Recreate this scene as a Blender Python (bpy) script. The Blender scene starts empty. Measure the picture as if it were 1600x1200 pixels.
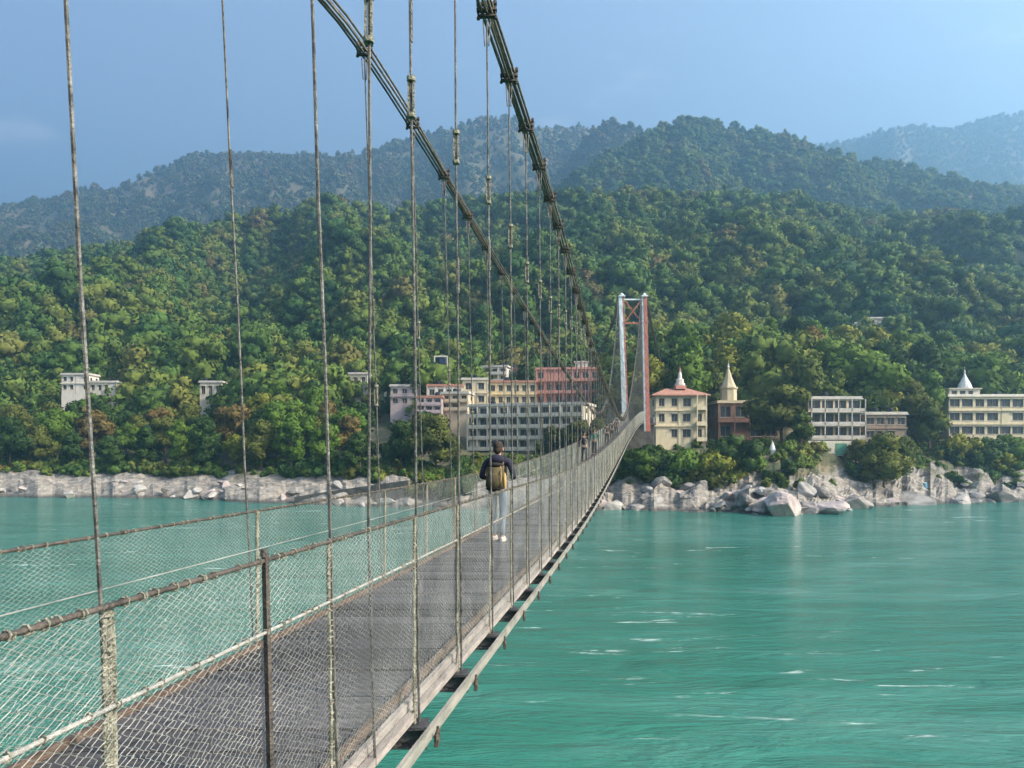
import bpy, bmesh, math, random
import numpy as np
from mathutils import Vector, Matrix

random.seed(7); RNG = np.random.default_rng(11)
scene = bpy.context.scene
COL = scene.collection
CAMZ = 12.0; F = 1150.0; HOR = 705.0; VD = (1005-800)/F      # pinhole of the photograph (1600 px wide), bridge heading

# ------------------------------------------------------------------ camera, sky, sun, exposure
cam_d = bpy.data.cameras.new('camera'); cam = bpy.data.objects.new('camera', cam_d); COL.objects.link(cam)
cam.location = (0, 0, CAMZ); cam.rotation_euler = (math.radians(90), 0, 0)
cam_d.sensor_width = 36; cam_d.lens = F/1600*36; cam_d.shift_y = (HOR-600)/1600
cam_d.clip_start = 0.05; cam_d.clip_end = 20000
scene.camera = cam

SUN_EL, SUN_AZ = math.radians(34), math.radians(110)          # azimuth clockwise from +Y
world = bpy.data.worlds.new("World"); scene.world = world; world.use_nodes = True
wn = world.node_tree.nodes; wl = world.node_tree.links
sky = wn.new('ShaderNodeTexSky'); sky.sky_type = 'NISHITA'; sky.sun_disc = False
sky.sun_elevation = SUN_EL; sky.sun_rotation = SUN_AZ; sky.altitude = 300
sky.air_density = 1.0; sky.dust_density = 10.0; sky.ozone_density = 2.0
wn['Background'].inputs[1].default_value = 0.14
gc = wn.new('ShaderNodeTexCoord'); gm_p = wn.new('ShaderNodeMapping'); gm_p.inputs['Scale'].default_value = (2.2, 2.2, 6.5); gm_p.inputs['Location'].default_value = (.35, .1, .2); wl.new(gc.outputs['Generated'], gm_p.inputs[0])
cn = wn.new('ShaderNodeTexNoise'); cn.inputs['Scale'].default_value = 1.6; cn.inputs['Detail'].default_value = 9; cn.inputs['Roughness'].default_value = .55; wl.new(gm_p.outputs[0], cn.inputs['Vector'])
crw = wn.new('ShaderNodeValToRGB'); crw.color_ramp.elements[0].position = .60; crw.color_ramp.elements[1].position = 1.0; crw.color_ramp.elements[0].color = (.11, .11, .11, 1); wl.new(cn.outputs['Fac'], crw.inputs[0])   # faint high cloud, all round the sky
cm = wn.new('ShaderNodeMix'); cm.data_type = 'RGBA'; wl.new(crw.outputs[0], cm.inputs[0]); wl.new(sky.outputs[0], cm.inputs[6]); cm.inputs[7].default_value = (5.5, 5.4, 5.4, 1); wl.new(cm.outputs[2], wn['Background'].inputs[0])
sd = bpy.data.lights.new('sun', 'SUN'); sun = bpy.data.objects.new('sun', sd); COL.objects.link(sun)
sd.energy = 5.0; sd.angle = math.radians(0.5); sd.color = (1.0, 0.86, 0.68)
to_sun = Vector((math.sin(SUN_AZ)*math.cos(SUN_EL), math.cos(SUN_AZ)*math.cos(SUN_EL), math.sin(SUN_EL)))
sun.rotation_euler = (-to_sun).to_track_quat('-Z', 'Y').to_euler(); sun.location = to_sun*3000
vs = scene.view_settings; scene.display_settings.display_device = 'sRGB'
vs.view_transform = 'Standard'; vs.look = 'None'; vs.gamma = 1; vs.exposure = 1.30; vs.use_curve_mapping = False
scene.render.engine = 'CYCLES'
cy = scene.cycles
cy.use_denoising = True; cy.max_bounces = 6; cy.diffuse_bounces = 2; cy.glossy_bounces = 2
cy.transmission_bounces = 2; cy.volume_bounces = 1; cy.transparent_max_bounces = 8
cy.sample_clamp_indirect = 4; cy.caustics_reflective = False; cy.caustics_refractive = False
HAZE = 0.00047

# ------------------------------------------------------------------ small tools
def px(x, Y): return (x-800)/F*Y
def pz(y, Y): return CAMZ+(HOR-y)/F*Y
def proj(X, Y, Z): return 800+F*X/Y, HOR-F*(Z-CAMZ)/Y
def lerp_tab(tab):
    a = np.array(tab, float)
    return lambda v: np.interp(v, a[:, 0], a[:, 1])
def smooth_tab(tab, width):
    f = lerp_tab(tab)
    return lambda v: sum(f(np.asarray(v, float)+o*width) for o in (-1, -.5, 0, .5, 1))/5

def _hash(ix, iy, seed):
    h = (ix*374761393 + iy*668265263 + seed*974634777) & 0xffffffff
    h = ((h ^ (h >> 13))*1274126177) & 0xffffffff
    return ((h ^ (h >> 16)) & 0xffff)/65535.0
def vnoise(x, y, seed=0):
    x = np.asarray(x, float); y = np.asarray(y, float)
    ix = np.floor(x).astype(np.int64); iy = np.floor(y).astype(np.int64)
    fx = x-ix; fy = y-iy; fx = fx*fx*(3-2*fx); fy = fy*fy*(3-2*fy)
    a = _hash(ix, iy, seed); b = _hash(ix+1, iy, seed); c = _hash(ix, iy+1, seed); d = _hash(ix+1, iy+1, seed)
    return (a*(1-fx)+b*fx)*(1-fy)+(c*(1-fx)+d*fx)*fy
def fbm(x, y, seed=0, octv=4):
    s = 0; a = .5; t = 0
    for o in range(octv):
        s = s+a*vnoise(np.asarray(x)*2**o, np.asarray(y)*2**o, seed+o); t += a; a *= .5
    return s/t
def ridged(x, y, seed=0, octv=3):
    s = 0; a = .5; t = 0
    for o in range(octv):
        s = s+a*(1-abs(2*vnoise(np.asarray(x)*2**o, np.asarray(y)*2**o, seed+o)-1)); t += a; a *= .5
    return s/t

def slabs(x, y, seed=0):                                      # tilted blocks: each cell of a jittered grid is one leaning facet
    x = np.asarray(x, float); y = np.asarray(y, float); ix = np.floor(x).astype(np.int64); iy = np.floor(y).astype(np.int64)
    wsum = np.zeros(x.shape); out = np.zeros(x.shape)
    for dx in (-1, 0, 1):
        for dy in (-1, 0, 1):
            cx = ix+dx; cy = iy+dy; px_ = cx+_hash(cx, cy, seed); py_ = cy+_hash(cx, cy, seed+7); d = (x-px_)**2+(y-py_)**2
            h = _hash(cx, cy, seed+13)-.5+(x-px_)*(_hash(cx, cy, seed+19)-.5)*1.1+(y-py_)*(_hash(cx, cy, seed+23)-.2)*1.1-d*.35
            w_ = np.exp(-11*d)+1e-9; out += h*w_; wsum += w_
    return out/wsum

class MB:                                                     # gathers shapes, links them as one mesh object
    def __init__(self): self.v = []; self.f = []; self.n = 0
    def add(self, v, f):
        v = np.asarray(v, float).reshape(-1, 3); self.v.append(v)
        self.f += [tuple(int(i)+self.n for i in q) for q in f]; self.n += len(v)
    def box(self, c, s, rot=None):
        x, y, z = s[0]/2, s[1]/2, s[2]/2
        v = np.array([(-x,-y,-z),(x,-y,-z),(x,y,-z),(-x,y,-z),(-x,-y,z),(x,-y,z),(x,y,z),(-x,y,z)])
        if rot is not None: v = v@np.array(rot.to_3x3()).T
        self.add(v+np.array(c), [(0,3,2,1),(4,5,6,7),(0,1,5,4),(1,2,6,5),(2,3,7,6),(3,0,4,7)])
    def tube(self, pts, r, n=6, cap=True, twist=0.0):
        pts = np.asarray(pts, float); m = len(pts)
        r = np.broadcast_to(np.asarray(r, float), (m,))
        t = np.gradient(pts, axis=0); t /= np.linalg.norm(t, axis=1)[:, None]+1e-12
        up = np.array((0, 0, 1.0)) if abs(t[:, 2]).mean() < .8 else np.array((0, 1.0, 0))
        a = np.cross(t, up); a /= np.linalg.norm(a, axis=1)[:, None]+1e-12
        b = np.cross(a, t)
        ang = np.arange(n)*2*math.pi/n
        v = pts[:, None, :]+r[:, None, None]*(np.cos(ang)[None, :, None]*a[:, None, :]+np.sin(ang)[None, :, None]*b[:, None, :])
        f = [(i*n+j, i*n+(j+1) % n, (i+1)*n+(j+1) % n, (i+1)*n+j) for i in range(m-1) for j in range(n)]
        if cap: f += [tuple(range(n))[::-1], tuple((m-1)*n+j for j in range(n))]
        self.add(v.reshape(-1, 3), f)
    def bar(self, p0, p1, w, h):                              # rectangular bar
        p0 = Vector(p0); p1 = Vector(p1); d = p1-p0; L = d.length
        q = d.to_track_quat('Y', 'Z').to_matrix()
        self.box((p0+p1)/2, (w, L, h), q)
    def lathe(self, prof, c=(0, 0, 0), n=10):                 # prof: (radius, z)
        m = len(prof); ang = np.arange(n)*2*math.pi/n+math.pi/n
        v = [(c[0]+r*math.cos(a), c[1]+r*math.sin(a), c[2]+z) for r, z in prof for a in ang]
        f = [(i*n+j, i*n+(j+1) % n, (i+1)*n+(j+1) % n, (i+1)*n+j) for i in range(m-1) for j in range(n)]
        f += [tuple(range(n))[::-1], tuple((m-1)*n+j for j in range(n))]
        self.add(v, f)
    def segs(self, p0, p1, r):                                # many thin three-sided wires at once
        p0 = np.asarray(p0, float); p1 = np.asarray(p1, float); N = len(p0)
        t = p1-p0; t /= np.linalg.norm(t, axis=1)[:, None]+1e-12
        a = np.cross(t, np.array((.37, .21, .9))); a /= np.linalg.norm(a, axis=1)[:, None]+1e-12
        b = np.cross(t, a); v = np.zeros((N, 6, 3))
        for k in range(3):
            o = math.cos(k*2.0944)*a*r+math.sin(k*2.0944)*b*r
            v[:, k] = p0+o; v[:, 3+k] = p1+o
        base = np.arange(N)[:, None]*6
        f = np.concatenate([base+np.array(q)[None] for q in ((0,1,4,3),(1,2,5,4),(2,0,3,5))])
        self.add(v.reshape(-1, 3), f.tolist())
    def mesh(self, name, mat, smooth=False, origin=(0, 0, 0)):
        me = bpy.data.meshes.new(name)
        v = np.concatenate(self.v) if self.v else np.zeros((0, 3))
        me.from_pydata((v-np.array(origin)).tolist(), [], self.f); me.materials.append(mat)
        if smooth: me.shade_smooth()
        me.update(); return me
    def build(self, name, mat, parent=None, smooth=False, local=False):
        org = (0, 0, 0) if (local or parent is None) else wloc(parent)
        o = bpy.data.objects.new(name, self.mesh(name, mat, smooth, org)); COL.objects.link(o)
        if parent: o.parent = parent
        return o
def wloc(o):
    v = Vector((0, 0, 0))
    while o: v = v+o.location; o = o.parent
    return v
def put(name, me, parent, loc, rot=(0, 0, 0), scale=(1, 1, 1)):
    o = bpy.data.objects.new(name, me); COL.objects.link(o); o.parent = parent
    o.location = Vector(loc)-(wloc(parent) if parent else Vector((0, 0, 0))); o.rotation_euler = rot; o.scale = scale
    return o
def tag(o, label=None, cat=None, group=None, kind=None):
    if label: o['label'] = label
    if cat: o['category'] = cat
    if group: o['group'] = group
    if kind: o['kind'] = kind
    return o
def thing(name, label, cat, loc=(0, 0, 0), rz=0, group=None):
    o = bpy.data.objects.new(name, None); COL.objects.link(o); o.empty_display_size = .3
    o.location = loc; o.rotation_euler = (0, 0, rz)
    return tag(o, label, cat, group)

# ------------------------------------------------------------------ materials
def mat(name, c1, c2=None, scale=4, rough=.8, bump=0.0, bscale=None, metal=0, rnd=0.0, spec=.3, stretch=None, c3=None, detail=6):
    m = bpy.data.materials.new(name); m.use_nodes = True; n = m.node_tree.nodes; l = m.node_tree.links
    p = n['Principled BSDF']; p.inputs['Roughness'].default_value = rough; p.inputs['Metallic'].default_value = metal
    p.inputs['Specular IOR Level'].default_value = spec
    tc = n.new('ShaderNodeTexCoord'); vec = tc.outputs['Object']
    if stretch:
        mp = n.new('ShaderNodeMapping'); mp.inputs['Scale'].default_value = stretch; l.new(vec, mp.inputs[0]); vec = mp.outputs[0]
    nz = n.new('ShaderNodeTexNoise'); nz.inputs['Scale'].default_value = scale; nz.inputs['Detail'].default_value = detail
    nz.inputs['Roughness'].default_value = .62; l.new(vec, nz.inputs['Vector'])
    cr = n.new('ShaderNodeValToRGB'); cr.color_ramp.elements[0].position = .34; cr.color_ramp.elements[1].position = .66
    c2 = c2 or tuple(min(1, v*1.25) for v in c1)
    cr.color_ramp.elements[0].color = (*c1, 1); cr.color_ramp.elements[1].color = (*c2, 1)
    if c3:
        e = cr.color_ramp.elements.new(.76); e.color = (*c3, 1)
    l.new(nz.outputs['Fac'], cr.inputs[0]); out = cr.outputs[0]
    if rnd:
        oi = n.new('ShaderNodeObjectInfo'); mr = n.new('ShaderNodeMapRange')
        mr.inputs['To Min'].default_value = 1-rnd; mr.inputs['To Max'].default_value = 1+rnd
        l.new(oi.outputs['Random'], mr.inputs['Value'])
        vm = n.new('ShaderNodeVectorMath'); vm.operation = 'SCALE'; l.new(out, vm.inputs[0]); l.new(mr.outputs[0], vm.inputs['Scale']); out = vm.outputs[0]
    l.new(out, p.inputs['Base Color'])
    if bump:
        nb = n.new('ShaderNodeTexNoise'); nb.inputs['Scale'].default_value = bscale or scale*3; nb.inputs['Detail'].default_value = 8
        l.new(vec, nb.inputs['Vector']); bp = n.new('ShaderNodeBump'); bp.inputs['Strength'].default_value = bump
        bp.inputs['Distance'].default_value = .1; l.new(nb.outputs['Fac'], bp.inputs['Height']); l.new(bp.outputs[0], p.inputs['Normal'])
    return m

def leaf_mat(name, cols, transl=.22):                         # per-tree colour by Object Info random, per-clump by noise
    m = bpy.data.materials.new(name); m.use_nodes = True; n = m.node_tree.nodes; l = m.node_tree.links
    p = n['Principled BSDF']; p.inputs['Roughness'].default_value = .75; p.inputs['Specular IOR Level'].default_value = .15
    oi = n.new('ShaderNodeObjectInfo'); cr = n.new('ShaderNodeValToRGB'); cr.color_ramp.interpolation = 'LINEAR'
    els = cr.color_ramp.elements
    while len(els) < len(cols): els.new(.5)
    for i, c in enumerate(cols): els[i].position = i/(len(cols)-1); els[i].color = (*c, 1)
    ln = n.new('ShaderNodeTexNoise'); ln.inputs['Scale'].default_value = .022; ln.inputs['Detail'].default_value = 3; l.new(oi.outputs['Location'], ln.inputs['Vector'])
    f1 = n.new('ShaderNodeMath'); f1.operation = 'MULTIPLY_ADD'; l.new(ln.outputs['Fac'], f1.inputs[0]); f1.inputs[1].default_value = 1.7; f1.inputs[2].default_value = -.62
    f2 = n.new('ShaderNodeMath'); f2.operation = 'MULTIPLY_ADD'; l.new(oi.outputs['Random'], f2.inputs[0]); f2.inputs[1].default_value = .55; l.new(f1.outputs[0], f2.inputs[2]); l.new(f2.outputs[0], cr.inputs[0])
    tc = n.new('ShaderNodeTexCoord'); nz = n.new('ShaderNodeTexNoise'); nz.inputs['Scale'].default_value = .55; nz.inputs['Detail'].default_value = 4
    l.new(tc.outputs['Object'], nz.inputs['Vector']); mr = n.new('ShaderNodeMapRange')
    mr.inputs['From Min'].default_value = .3; mr.inputs['From Max'].default_value = .7; mr.inputs['To Min'].default_value = .6; mr.inputs['To Max'].default_value = 1.5
    l.new(nz.outputs['Fac'], mr.inputs['Value'])
    vm = n.new('ShaderNodeVectorMath'); vm.operation = 'SCALE'; l.new(cr.outputs[0], vm.inputs[0]); l.new(mr.outputs[0], vm.inputs['Scale'])
    l.new(vm.outputs[0], p.inputs['Base Color'])
    tr = n.new('ShaderNodeBsdfTranslucent'); l.new(vm.outputs[0], tr.inputs[0])
    mx = n.new('ShaderNodeMixShader'); mx.inputs[0].default_value = transl
    l.new(p.outputs[0], mx.inputs[1]); l.new(tr.outputs[0], mx.inputs[2]); l.new(mx.outputs[0], n['Material Output'].inputs[0])
    return m

M = {}
M['steel'] = mat('weathered_steel', (.034,.034,.034), (.165,.16,.145), 14, .55, .3, 60, metal=.35)
M['cable'] = mat('cable_strand', (.075,.07,.062), (.20,.185,.16), 9, .6, .5, 90, metal=.2)
M['wire'] = mat('galvanised_wire', (.14,.145,.135), (.34,.345,.32), 2.2, .5, 0, metal=.25, c3=(.20,.12,.075))
M['post'] = mat('lichen_post', (.12,.12,.09), (.33,.315,.25), 16, .85, .6, 70, c3=(.30,.18,.09))
M['dark_iron'] = mat('dark_iron', (.035,.03,.028), (.11,.09,.075), 12, .6, .4, 70, metal=.2)
M['beam'] = mat('black_beam', (.022,.024,.028), (.07,.07,.075), 8, .5, .3, 40)
M['pale_rail'] = mat('pale_edge_rail', (.20,.17,.155), (.36,.32,.29), 6, .7, .4, 40, stretch=(3, .4, 3))
M['outer_rail'] = mat('outer_angle_rail', (.15,.145,.125), (.29,.27,.235), 5, .65, .4, 40, stretch=(3, .5, 3))
M['curb'] = mat('brown_kerb', (.075,.052,.04), (.15,.11,.085), 8, .85, .5, 40, stretch=(3, .5, 3))
M['plank'] = mat('weathered_plank', (.045,.045,.053), (.098,.092,.096), 5, .6, .7, 30, rnd=.42, c3=(.15,.135,.125), stretch=(.5, 5, 2))
M['rope'] = mat('white_rope', (.20,.195,.18), (.38,.365,.34), 30, .9, .5, 120)
M['tower_white'] = mat('pale_blue_paint', (.50,.56,.60), (.66,.70,.72), 1.5, .6, .1)
M['tower_red'] = mat('red_oxide_paint', (.36,.10,.07), (.46,.17,.12), 1.2, .6, .1)
M['tower_grey'] = mat('faded_lacing', (.34,.30,.29), (.48,.44,.42), 1.5, .6)
M['stone'] = mat('masonry', (.055,.05,.043), (.12,.11,.095), .8, .9, .6, 5)
M['concrete'] = mat('old_concrete', (.20,.195,.18), (.32,.31,.29), .5, .9, .5, 4)
M['trunk'] = mat('bark', (.07,.05,.035), (.13,.10,.07), 3, .9, .6, 9)
LEAFCOLS = [(.034,.062,.014), (.060,.095,.017), (.11,.125,.02), (.045,.075,.016), (.15,.145,.026), (.075,.11,.018), (.15,.115,.03)]
M['leaf'] = leaf_mat('foliage', LEAFCOLS)
TONES = ('dark green', 'olive green', 'yellow-green', 'fresh green', 'russet-tinged')
TONE_M = [leaf_mat('foliage_'+a.replace(' ', '_').replace('-', '_'), c) for a, c in zip(TONES, (((.030,.062,.014), (.045,.078,.016)), ((.085,.10,.02), (.115,.125,.024)), ((.15,.175,.024), (.19,.19,.028)), ((.075,.135,.018), (.11,.17,.022)), ((.13,.10,.03), (.17,.115,.035))))]
USED = {}
def unique(cell, fmt, seed, n=5):                              # first tone whose label is still free in this cell
    for i in range(n):
        k = (seed+i) % n
        if fmt(k) not in USED: USED[fmt(k)] = 1; return k, fmt(k)
    return seed % n, fmt(seed % n)
def spot(x, table):
    for x0, w in reversed(table):
        if x >= x0: return w
    return table[0][1]
SPOT_L = [(-99, 'at the left picture edge'), (80, 'under the white temple block'), (185, 'left of the small peeking house'), (300, 'below the small peeking house'), (352, 'between the small white houses'), (520, 'below the low white house'), (600, 'left of the terraced house'), (668, 'below the terraced house')]
SPOT_M = [(735, 'above the white hotel'), (838, 'around the pink house'), (938, 'behind the bridge tower')]
SPOT_R = [(1000, 'behind the tiled house'), (1110, 'behind the brown temple'), (1200, 'behind the large dark tree'), (1250, 'behind the tiered pavilion'), (1345, 'behind the brown annex'), (1425, 'left of the turret hotel'), (1480, 'behind the turret'), (1545, 'at the right picture edge')]
SPOT_S = [(900, 'under the bridge'), (1000, 'below the tiled house'), (1110, 'below the brown temple'), (1200, 'below the garden wall'), (1250, 'below the tiered pavilion'), (1345, 'below the brown annex'), (1425, 'left of the turret hotel'), (1480, 'below the turret hotel'), (1550, 'at the right picture edge')]
M['leaf_hill'] = leaf_mat('hill_foliage', [(.032,.074,.020), (.046,.094,.020), (.066,.118,.022), (.092,.138,.023), (.115,.15,.026), (.145,.155,.03), (.135,.105,.036)], .15)
M['leaf_far'] = leaf_mat('far_foliage', [(.06,.085,.034), (.10,.11,.042), (.07,.095,.036), (.15,.115,.06), (.085,.10,.038)], .1)

# ------------------------------------------------------------------ river bed, water
def rect(name, x0, x1, y0, y1, z, m, nx=1, ny=1):
    xs = np.linspace(x0, x1, nx+1); ys = np.linspace(y0, y1, ny+1); b = MB()
    v = [(x, y, z) for y in ys for x in xs]
    b.add(v, [(j*(nx+1)+i, j*(nx+1)+i+1, (j+1)*(nx+1)+i+1, (j+1)*(nx+1)+i) for j in range(ny) for i in range(nx)])
    return b.build(name, m)
gm = mat('ground_soil', (.07,.075,.035), (.15,.12,.07), .05, .95, .5, .6)
tag(rect('ground', -3700, 3700, -350, 5500, -3.0, gm), kind='structure')

wm = bpy.data.materials.new('river_water'); wm.use_nodes = True
n = wm.node_tree.nodes; l = wm.node_tree.links; p = n['Principled BSDF']
p.inputs['IOR'].default_value = 1.33; p.inputs['Roughness'].default_value = .16; p.inputs['Specular IOR Level'].default_value = .5
tc = n.new('ShaderNodeTexCoord')
def mapped(scale, rot=0):
    mp = n.new('ShaderNodeMapping'); mp.inputs['Scale'].default_value = scale; mp.inputs['Rotation'].default_value = (0, 0, rot)
    l.new(tc.outputs['Object'], mp.inputs[0]); return mp.outputs[0]
def noise(vec, scale, detail=5, rough=.6, dist=0):
    z = n.new('ShaderNodeTexNoise'); z.inputs['Scale'].default_value = scale; z.inputs['Detail'].default_value = detail
    z.inputs['Roughness'].default_value = rough; z.inputs['Distortion'].default_value = dist; l.new(vec, z.inputs['Vector']); return z.outputs['Fac']
def ramp(fac, stops):
    r = n.new('ShaderNodeValToRGB')
    while len(r.color_ramp.elements) < len(stops): r.color_ramp.elements.new(.5)
    for e, (q, c) in zip(r.color_ramp.elements, stops): e.position = q; e.color = (*c, 1)
    l.new(fac, r.inputs[0]); return r.outputs[0]
def mth(op, a, b):
    q = n.new('ShaderNodeMath'); q.operation = op
    for i, v in enumerate((a, b)):
        if isinstance(v, (int, float)): q.inputs[i].default_value = v
        else: l.new(v, q.inputs[i])
    return q.outputs[0]
silt_crest_tint = ramp(noise(mapped((.5, 1.3, 1), .1), .05, 6, .62, 1.8), [(.30, (.014,.105,.072)), (.5, (.024,.138,.102)), (.70, (.062,.185,.152))])  # milky silt tone, with bright wave-crest streaks painted into its paler end
patch = noise(mapped((.45, 1.1, 1)), .03, 3)
streak = noise(mapped((.30, 1.6, 1), .12), .35, 7, .68, .6)
fine = noise(mapped((.5, 1.8, 1), -.1), 1.1, 6, .65, .5)
foam = mth('MULTIPLY', ramp(streak, [(.60, (0,0,0)), (.67, (1,1,1))]), ramp(patch, [(.46, (0,0,0)), (.58, (1,1,1))]))
foam = mth('MULTIPLY', foam, ramp(fine, [(.42, (0,0,0)), (.60, (1,1,1))]))
mix = n.new('ShaderNodeMix'); mix.data_type = 'RGBA'; l.new(foam, mix.inputs[0]); l.new(silt_crest_tint, mix.inputs[6]); mix.inputs[7].default_value = (.72,.74,.72,1)
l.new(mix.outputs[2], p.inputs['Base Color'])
rr = mth('ADD', mth('MULTIPLY', foam, .6), .14); l.new(rr, p.inputs['Roughness'])
b1 = n.new('ShaderNodeBump'); b1.inputs['Strength'].default_value = .42; b1.inputs['Distance'].default_value = 2.2
l.new(noise(mapped((.45, 1.5, 1), .08), .28, 6, .62, .7), b1.inputs['Height'])
b2 = n.new('ShaderNodeBump'); b2.inputs['Strength'].default_value = .36; b2.inputs['Distance'].default_value = .4
l.new(noise(mapped((.6, 1.6, 1), -.15), 1.6, 6, .65, .4), b2.inputs['Height']); l.new(b1.outputs[0], b2.inputs['Normal'])
l.new(b2.outputs[0], p.inputs['Normal'])
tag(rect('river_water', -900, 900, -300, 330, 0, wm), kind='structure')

# ------------------------------------------------------------------ river banks
shore_px = smooth_tab([(-1500, 776), (0, 777), (250, 779), (460, 787), (560, 792), (800, 796), (1000, 797), (1120, 801), (1235, 806), (1330, 796), (1420, 788), (1600, 783), (3200, 780)], 25)
def shore_Y(xpx): return CAMZ*F/(shore_px(xpx)-HOR)
prof_L = lerp_tab([(-14, -3.2), (0, -.15), (2, .9), (12, 3.4), (24, 6.0), (34, 8.2), (120, 30), (160, 40)])
prof_R = lerp_tab([(-14, -3.2), (0, -.15), (2, .8), (10, 3.4), (20, 7.2), (27, 10.6), (34, 12.6), (50, 13.6), (105, 37), (160, 47)])
def bank_z(X, Y, rough=True):
    X = np.asarray(X, float); Y = np.asarray(Y, float)
    xp = 800+F*X/np.maximum(Y, 60); s = Y-shore_Y(xp)
    w = np.clip((xp-780)/240, 0, 1); w = w*w*(3-2*w)
    z = prof_L(s)*(1-w)+prof_R(s)*w
    if rough:
        k = np.clip(s/4, 0, 1)*np.clip((30-s)/14, .10, 1)
        z = z+k*((ridged(X/11, Y/8, 3)-.55)*2.6+(.45+.4*w)*(slabs(X/(9.5-3*w), Y/4.5, 3)*3.0+slabs(X/(4-1.2*w), Y/2.4, 8)*1.5)+(fbm(X*.9, Y*.9, 9)-.5)*.5)
    return z
rock_m = bpy.data.materials.new('bank_rock'); rock_m.use_nodes = True
n = rock_m.node_tree.nodes; l = rock_m.node_tree.links; p = n['Principled BSDF']; p.inputs['Roughness'].default_value = .9
tc = n.new('ShaderNodeTexCoord')
rc = ramp(noise(mapped((1, 1, 2.5)), .55, 8, .7, .5), [(.34, (.10,.09,.084)), (.47, (.215,.19,.16)), (.63, (.37,.33,.285))])
sc_ = ramp(noise(mapped((1, 1, 1)), .16, 6, .65), [(.4, (.055,.065,.024)), (.56, (.11,.095,.045)), (.68, (.22,.17,.10))])
geo = n.new('ShaderNodeSeparateXYZ'); l.new(tc.outputs['Object'], geo.inputs[0])
hz = mth('ADD', geo.outputs[2], mth('MULTIPLY', mth('SUBTRACT', noise(mapped((1, 1, 1)), .12, 5), .5), 14))
hm = n.new('ShaderNodeMapRange'); hm.inputs['From Min'].default_value = 6.2; hm.inputs['From Max'].default_value = 8.0; l.new(hz, hm.inputs['Value'])
mix = n.new('ShaderNodeMix'); mix.data_type = 'RGBA'; l.new(hm.outputs[0], mix.inputs[0]); l.new(rc, mix.inputs[6]); l.new(sc_, mix.inputs[7])
wet = n.new('ShaderNodeMapRange'); wet.inputs['From Min'].default_value = .3; wet.inputs['From Max'].default_value = .95; wet.inputs['To Min'].default_value = .3; l.new(geo.outputs[2], wet.inputs['Value'])
vm = n.new('ShaderNodeVectorMath'); vm.operation = 'SCALE'; l.new(mix.outputs[2], vm.inputs[0]); l.new(wet.outputs[0], vm.inputs['Scale'])
l.new(vm.outputs[0], p.inputs['Base Color'])
bp = n.new('ShaderNodeBump'); bp.inputs['Strength'].default_value = .9; bp.inputs['Distance'].default_value = .6
l.new(noise(mapped((1, 1, 2)), 1.1, 9, .7, .3), bp.inputs['Height']); l.new(bp.outputs[0], p.inputs['Normal'])

def bank_sheet():
    xp = np.concatenate([np.arange(-900, -40, 24), np.arange(-40, 1640, 4.5), np.arange(1640, 2600, 24)])
    s = np.concatenate([np.arange(-14, 0, 3.5), np.arange(0, 42, .75), np.arange(42, 70, 2.5), np.arange(70, 118, 8)])
    S, XP = np.meshgrid(s, xp, indexing='ij'); Ysh = shore_Y(XP)+(fbm(XP/30, XP*0+2, 21)-.5)*8
    Y = Ysh+S; X = (XP-800)/F*Y
    Z = bank_z(X, Y-(Ysh-shore_Y(XP))); nx = len(xp); b = MB()
    b.add(np.stack([X, Y, Z], -1).reshape(-1, 3), [(j*nx+i, j*nx+i+1, (j+1)*nx+i+1, (j+1)*nx+i) for j in range(len(s)-1) for i in range(nx-1)])
    return b.build('riverbank', rock_m, smooth=False)
tag(bank_sheet(), kind='structure')

# ------------------------------------------------------------------ hills
hill_m = mat('hill_ground', (.045,.055,.022), (.11,.095,.05), .02, .95, 0, c3=(.16,.115,.08))
L3_m = mat('back_ridge_ground', (.07,.075,.035), (.15,.115,.075), .006, .95, 0, c3=(.22,.15,.11))
LAYERS = {
 'near': dict(crest=[(-900,420),(0,412),(105,400),(161,384),(245,368),(315,360),(385,342),(472,322),(560,318),(610,327),(697,320),(757,316),(855,304),(890,301),(1065,305),(1145,306),(1250,316),(1285,322),(1355,340),(1407,347),(1453,339),(1495,345),(1600,355),(2400,400)],
              foot=285, top=640, zfoot=34, spur=70, fx=120, seed=41, low=19, back=.7, tree=7.2),
 'right': dict(crest=[(-900,560),(600,470),(800,340),(870,285),(900,264),(977,216),(1023,197),(1058,185),(1075,179),(1120,186),(1187,202),(1236,210),(1285,228),(1348,246),(1390,252),(1460,267),(1530,280),(1600,294),(1800,330),(2600,430)],
              foot=680, top=1080, zfoot=90, spur=80, fx=170, seed=57, low=13, back=.7, tree=6),
 'middle': dict(crest=[(-900,600),(500,420),(800,330),(860,285),(900,232),(925,200),(942,188),(965,187),(1005,197),(1100,240),(1300,300),(2600,500)],
              foot=1120, top=1420, zfoot=200, spur=60, fx=180, seed=63, low=9, back=.6, tree=7),
 'back': dict(crest=[(-900,390),(-300,345),(0,318),(45,312),(98,299),(150,289),(182,290),(227,270),(259,256),(301,240),(350,237),(413,239),(490,239),(560,235),(575,232),(662,207),(708,195),(746,183),(764,179),(806,183),(830,192),(862,193),(907,195),(960,205),(1100,230),(1400,300),(2600,480)],
              foot=1000, top=1750, zfoot=120, spur=150, fx=240, seed=77, low=7, back=.5, tree=7.5),
 'far': dict(crest=[(-900,500),(1100,260),(1200,236),(1275,223),(1320,219),(1355,209),(1400,197),(1440,196),(1490,199),(1540,182),(1600,176),(1700,168),(1900,190),(2600,300)],
              foot=1900, top=2500, zfoot=300, spur=110, fx=300, seed=91, low=4, back=.4, tree=9),
}
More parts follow.
